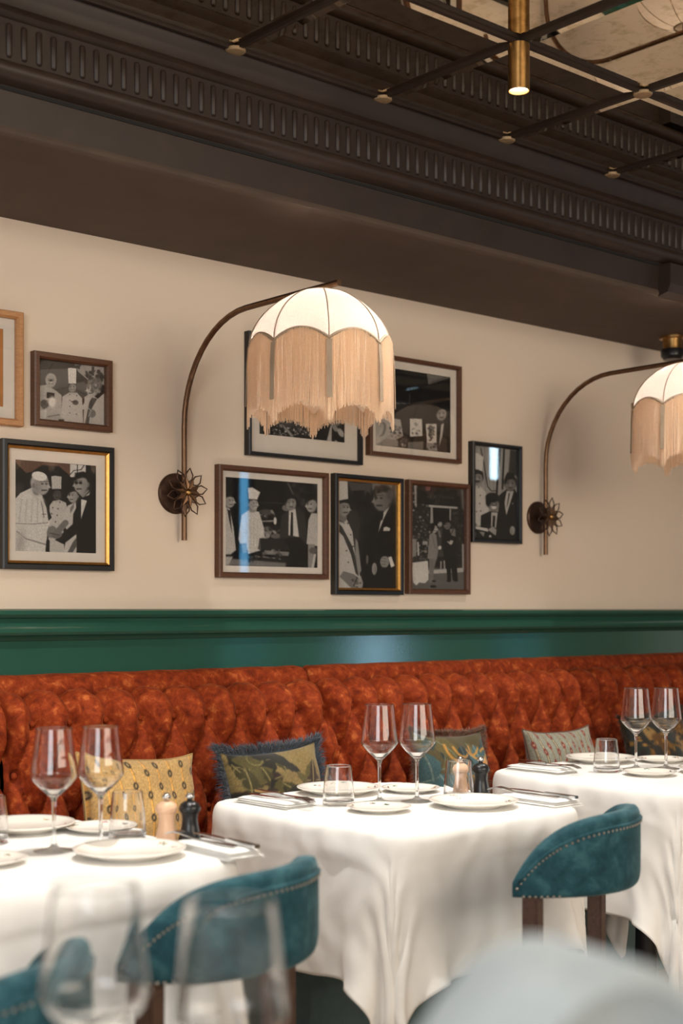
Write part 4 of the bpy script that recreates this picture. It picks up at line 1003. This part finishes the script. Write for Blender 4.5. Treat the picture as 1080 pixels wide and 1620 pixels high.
def deco_mesh(R, seed, n=9):
    r = np.random.default_rng(seed); k = R/.105; V = []; F = []; C = []
    pal = [(.20, .36, .22), (.26, .34, .26), (.85, .66, .20), (.78, .48, .44), (.25, .28, .34), (.18, .30, .2)]
    def zz(rad): return (.0062+(.0168-.0062)*max(0, min(1, (rad/k-.068)/(.098-.068))))*k+.0006
    for q in range(n):
        a = r.uniform(0, 2*PI); rad = r.uniform(.078, .094)*k
        for w in range(4):
            a2 = a+w*.055; rd = rad+r.uniform(-.004, .004)*k; col = pal[int(r.integers(0, 6))]; b = len(V); sx, sy, rot = r.uniform(.0015, .004), r.uniform(.001, .002), r.uniform(0, 3)
            x, y = rd*math.cos(a2), rd*math.sin(a2)
            for t in range(7):
                u, v = sx*math.cos(t*2*PI/7), sy*math.sin(t*2*PI/7); xx = x+u*math.cos(rot)-v*math.sin(rot); yy = y+u*math.sin(rot)+v*math.cos(rot)
                V.append((xx, yy, zz(math.hypot(xx, yy)))); C.append(col)
            F.append(tuple(range(b, b+7)))
    m = MB().add(V, F).mesh('painted_flowers'); set_colors(m, np.array(C)); m.materials.append(M['deco']); return m
def place_wine(x, y, label, z=CZT):
    o = link('wine_glass', wm, None, None, (x, y, z)); return tag(o, label, 'wine glass', 'wine glasses on the tables')
def place_tumbler(x, y, label):
    return tag(link('tumbler', tm, None, None, (x, y, CZT)), label, 'glass', 'water tumblers on the tables')
PM = {}
def place_plate(x, y, R, label, seed):
    key = R
    if key not in PM: PM[key] = plate_mesh(R); PM[key].materials.append(M['china'])
    T = tag(link('plate', PM[key], None, None, (x, y, CZT)), label, 'plate', 'white plates on the tables')
    link('painted_flowers', deco_mesh(R, seed), None, T); return T
def place_mill(x, y, wood_, label):
    m1 = M['wood_mill'] if wood_ else M['black_lacquer']
    T = thing('pepper_mill' if not wood_ else 'salt_mill', label, 'mill', (x, y, CZT), group=None)
    MB().lathe([(0, 0), (.0205, 0), (.0215, .003), (.0205, .012), (.0165, .03), (.0150, .044), (.0165, .054), (.0185, .057), (.0175, .0575), (0, .0575)], 30).build('body', m1, T, .7)
    MB().lathe([(0, .058), (.0195, .058), (.0215, .062), (.0215, .067), (.018, .074), (.010, .079), (0, .080)], 30).build('head', m1, T, .7)
    MB().lathe([(.005, .079), (.0055, .083), (.0085, .086), (.009, .090), (.0065, .0945), (0, .096)], 20).build('knob', M['silver'], T, True)
def place_napkin(x, y, rz, label, w=.10, d=.20, layers=4):
    T = thing('napkin', label, 'napkin', (x, y, CZT), rz, group='folded napkins on the tables')
    r = np.random.default_rng(int(x*1000)); z = 0
    for k in range(layers):
        ox, oy = r.uniform(-.003, .003), r.uniform(-.004, .004); a = w/2-.002*k; b = d/2-.003*k; h = .0042
        nx, ny = 13, 17; u, v = np.meshgrid(np.linspace(-1, 1, nx), np.linspace(-1, 1, ny)); ed = np.maximum(np.abs(u), np.abs(v))
        wv = .0008*np.sin(u*4+k)+.0008*np.sin(v*5+k*2)
        Tp = np.stack([ox+u*a*(1+.01*np.sin(v*6+k)), oy+v*b, z+h*np.sqrt(np.clip(1-ed**10, 0, 1))+wv*(1-ed**4)+k*0], -1); Bt = np.stack([ox+u*a, oy+v*b, np.full_like(u, z+.0003)], -1)
        m_ = MB(); m_.grid(Tp); m_.grid(Bt[:, ::-1]); m_.build('fold', M['linen'], T, True); z += h
    return z
def fork_mesh():
    m_ = MB(); hd = [(0, -.10, .004), (0, -.06, .0035), (0, 0, .003), (0, .03, .004), (0, .05, .008), (0, .06, .010)]
    m_.strip(hd, [.0065, .0055, .003, .003, .009, .011], .0022)
    for q in (-.0093, -.0031, .0031, .0093): m_.strip([(q, .06, .010), (q, .080, .0115), (q, .098, .007), (q, .107, .003)], [.0018, .0017, .0014, .0008], .0018)
    return m_.mesh('fork', .7)
def knife_mesh():
    m_ = MB(); m_.strip([(0, -.11, .0045), (0, -.07, .0045), (0, -.01, .0045)], [.006, .0068, .005], .006); m_.strip([(0, -.01, .0045), (.001, .03, .0045), (.001, .07, .0045), (-.002, .095, .0045), (-.005, .105, .0045)], [.005, .0085, .0085, .006, .001], .0014)
    return m_.mesh('table_knife', .7)
fk, kn = fork_mesh(), knife_mesh(); fk.materials.append(M['silver']); kn.materials.append(M['silver'])
def place_cutlery(mesh, name, x, y, z, rz, label):
    o = link(name, mesh, None, None, (x, y, z)); o.rotation_euler = (0, 0, rz); return tag(o, label, name.split('_')[-1], 'cutlery on the napkins')

def setting(side, W1, W2, TA, TB, PB1, PS1, PS2, PB2, MW, MK, NB, NF, seed):
    where = side+' table'
    for q, n in ((W1, 'left'), (W2, 'right')):
        if q: place_wine(q[0], q[1], 'clear angular wine glass, the %s one of the pair on the %s' % (n, where))
    if TA: place_tumbler(TA[0], TA[1], 'clear tapered water tumbler left of the wine glasses on the '+where)
    if TB: place_tumbler(TB[0], TB[1], 'clear tapered water tumbler in front of the mills on the '+where)
    if PB1: place_plate(PB1[0], PB1[1], .105, 'large white plate on the banquette side of the '+where, seed)
    if PS1: place_plate(PS1[0], PS1[1], .074, 'small flowered side plate behind the wine glasses on the '+where, seed+1)
    if PS2: place_plate(PS2[0], PS2[1], .074, 'small flowered side plate at the near edge of the '+where, seed+2)
    if PB2: place_plate(PB2[0], PB2[1], .104, 'large white plate at the chair side of the '+where, seed+3)
    if MW: place_mill(MW[0], MW[1], True, 'pale wooden salt mill with a steel knob on the '+where)
    if MK: place_mill(MK[0], MK[1], False, 'black pepper mill with a steel knob on the '+where)
    for q, n, rot in ((NB, 'far left corner', PI), (NF, 'near right corner', 0)):
        if not q: continue
        z = CZT+place_napkin(q[0], q[1], rot+q[2], 'folded white napkin at the %s of the %s' % (n, where), .08 if side == 'left' else .10)+.0005
        sg = 1 if rot == 0 else -1
        place_cutlery(kn, 'table_knife', q[0]+.022, q[1]+sg*.005, z, rot+q[2]-.04, 'steel knife on the napkin at the %s of the %s' % (n, where))
        place_cutlery(fk, 'table_fork', q[0]-.012, q[1]+sg*.03, z, rot+q[2]+.05, 'steel fork on the napkin at the %s of the %s' % (n, where))
setting('left', (1.327, 2.341), (1.412, 2.313), (1.275, 2.500), (1.515, 2.380), (1.404, 2.600), (1.520, 2.485), (1.165, 2.300), (1.402, 2.195), (1.552, 2.296), (1.588, 2.268), (1.075, 2.56, .02), (1.553, 2.13, -.02), 20)
setting('middle', (2.240, 2.420), (2.322, 2.377), (2.139, 2.452), (2.432, 2.345), (2.278, 2.610), (2.435, 2.515), (2.146, 2.320), (2.361, 2.230), (2.482, 2.386), (2.519, 2.354), (2.035, 2.555, .03), (2.522, 2.175, .0), 30)
setting('right', (3.260, 2.441), (3.338, 2.394), (3.147, 2.458), None, (3.338, 2.630), (3.478, 2.510), (3.174, 2.330), (3.360, 2.240), None, None, (3.020, 2.585, .03), None, 40)
place_wine(.596, .985, 'blurred wine glass in the near foreground, the left one')
place_wine(.640, .860, 'blurred wine glass in the near foreground, the right one')

# ------------------------------------------------------------------ chairs
def make_chair():
    T = thing('dining_chair', 'teal velvet dining chair with a crescent back at the middle table', 'chair', (0, 0, 0), group='teal velvet chairs')
    R, PH = .21, math.radians(76)
    def top(ph): x = abs(ph)/math.radians(77.5); return .674+.136*max(0, 1-x**3.8)**.85
    N = 61; K = 20; A = np.zeros((N, K, 3))
    for i in range(N):
        q = -1+2*i/(N-1); ph = PH*math.sin(q*PI/2)**1 if False else PH*q
        z0, z1 = .652+.004*abs(q), top(ph); th = .021
        zc, hz = (z0+z1)/2, (z1-z0)/2
        for k in range(K):
            a = 2*PI*k/K; ca, sa = math.cos(a), math.sin(a)
            rr = math.copysign(abs(ca)**.5, ca)*th; zz = math.copysign(abs(sa)**.35, sa)*hz
            r = R+rr
            A[i, k] = (r*math.sin(ph), -r*math.cos(ph), zc+zz)
    m_ = MB().grid(A, True); m_.f.append(tuple(range(K))); m_.f.append(tuple(reversed(range((N-1)*K, N*K))))
    bk = m_.build('backrest', M['teal'], T, 1.0)
    # raised outer border and nail heads
    nm = MB(); br = []
    def nail(ph, z):
        r = R+.0215; c = np.array((r*math.sin(ph), -r*math.cos(ph), z)); n = np.array((math.sin(ph), -math.cos(ph), 0)); u = np.array((math.cos(ph), math.sin(ph), 0)); w = np.array((0, 0, 1.))
        v = [c+.0030*(math.cos(t)*u+math.sin(t)*w) for t in np.arange(6)*PI/3]+[c+n*.0025]
        nm.add(v, [(i, (i+1) % 6, 6) for i in range(6)])
    s = -PH*.97
    while s < PH*.97:
        nail(s, max(.666, top(s)-.030)); s += .052 if top(s) > .78 else .03
    for k in range(7): nail(-PH*.93+k*.05, .660); nail(PH*.93-k*.05, .660)
    tag(nm.build('nail_heads', M['nail'], bk), kind='stuff')
    for k in range(60):
        ph = -PH*.96+2*PH*.96*k/59; r = R+.0205; br.append((r*math.sin(ph), -r*math.cos(ph), max(.672, top(ph)-.024)))
    MB().tube(br, .004, 6).build('border', M['teal'], bk, True)
    # seat
    for sg in (-1, 1):
        ph = sg*math.radians(66); x, y = R*math.sin(ph), -R*math.cos(ph)
        MB().add([(x+a, y+b, .66) for a, b in ((-.018, -.016), (.018, -.016), (.018, .016), (-.018, .016))]+[(x*1.0+a, y-.0+b, .44) for a, b in ((-.018, -.016), (.018, -.016), (.018, .016), (-.018, .016))]+[(x*1.05+a, y-.05+b, 0) for a, b in ((-.012, -.012), (.012, -.012), (.012, .012), (-.012, .012))],
                 [(0,1,2,3),(8,11,10,9)]+[(i, i+4, (i+1) % 4+4, (i+1) % 4) for i in range(4)]+[(4+i, 8+i, 8+(i+1) % 4, 4+(i+1) % 4) for i in range(4)]).build('leg', M['wood_dark'], T, bevel=.003)
        MB().add([(sg*.12+a, .05+b, .35) for a, b in ((-.02, -.02), (.02, -.02), (.02, .02), (-.02, .02))]+[(sg*.125+a, .055+b, 0) for a, b in ((-.012, -.012), (.012, -.012), (.012, .012), (-.012, .012))],
                 [(0,1,2,3),(4,7,6,5)]+[(i, i+4, (i+1) % 4+4, (i+1) % 4) for i in range(4)]).build('leg', M['wood_dark'], T, bevel=.003)
    def outline(k, n=40):
        o_ = []
        for j in range(n):
            a = 2*PI*j/n; c, s_ = math.cos(a), math.sin(a); o_.append((math.copysign(abs(c)**.55, c)*.165*k, -.05+math.copysign(abs(s_)**.55, s_)*.14*k))
        return o_
    G = np.array([[(x, y, z) for x, y in outline(k)] for k, z in ((.96, .36), (1.0, .37), (1.0, .40), (.97, .415), (.88, .426), (.6, .432), (.01, .434))])
    m_ = MB().grid(G, True); m_.f.append(tuple(reversed(range(40)))); m_.build('seat', M['teal'], T, 1.0)
    G = np.array([[(x, y, z) for x, y in outline(k)] for k, z in ((.93, .32), (.97, .325), (.97, .3595))])
    m_ = MB().grid(G, True); m_.f.append(tuple(reversed(range(40)))); m_.f.append(tuple(range(80, 120))); m_.build('seat_frame', M['wood_dark'], T)
    return T
ch = make_chair(); ch.location = (2.198, 1.922, 0); ch.rotation_euler = (0, 0, math.radians(20))
dup(ch, (1.300, 1.890, 0), math.radians(20), 'teal velvet dining chair at the left table, blurred in the lower left')
dup(ch, (.688, 1.59, 0), math.radians(35), 'teal velvet dining chair cut by the left edge behind the foreground glass')

def pale_chair():
    T = thing('foreground_chair', 'pale blue upholstered chair back, strongly blurred at the bottom right', 'chair', (.566, .501, 0), math.radians(-10))
    prof = [(.185, .52), (.19, .62), (.185, .72), (.150, .82), (.120, .90), (.094, .955), (.073, .988), (.055, 1.010), (.038, 1.025), (.020, 1.033), (0, 1.036)]
    pts = [(-x, z) for x, z in prof]+[(x, z) for x, z in reversed(prof[:-1])]
    m_ = MB(); A = []
    for y, k in ((-.03, .9), (-.042, .96), (-.036, 1.0), (.0, 1.0), (.036, 1.0), (.042, .96), (.03, .9)):
        A.append([(x*k, y-.35*(z-.5)*.22, .78+(z-.78)*k) for x, z in pts])
    m_.grid(np.array(A)); n = len(pts); m_.f.append(tuple(range(n))); m_.f.append(tuple(reversed(range(6*n, 7*n)))); 
    m_.f.append(tuple(i*n for i in range(7))); m_.f.append(tuple(i*n+n-1 for i in reversed(range(7))))
    m_.build('backrest', M['pale'], T, 1.0)
    MB().box((-.21, -.02, .38), (.21, .22, .45)).build('seat', M['pale'], T, .8, .025)
    for x in (-.18, .18):
        for y in (0, .19): MB().lathe([(.011, 0), (.017, .40)], 12, (x, y, 0)).build('leg', M['wood_dark'], T, True)
        MB().tube([(x, -.005, .44), (x, -.02, .56)], .014, 8).build('back_post', M['wood_dark'], T, True)
pale_chair()
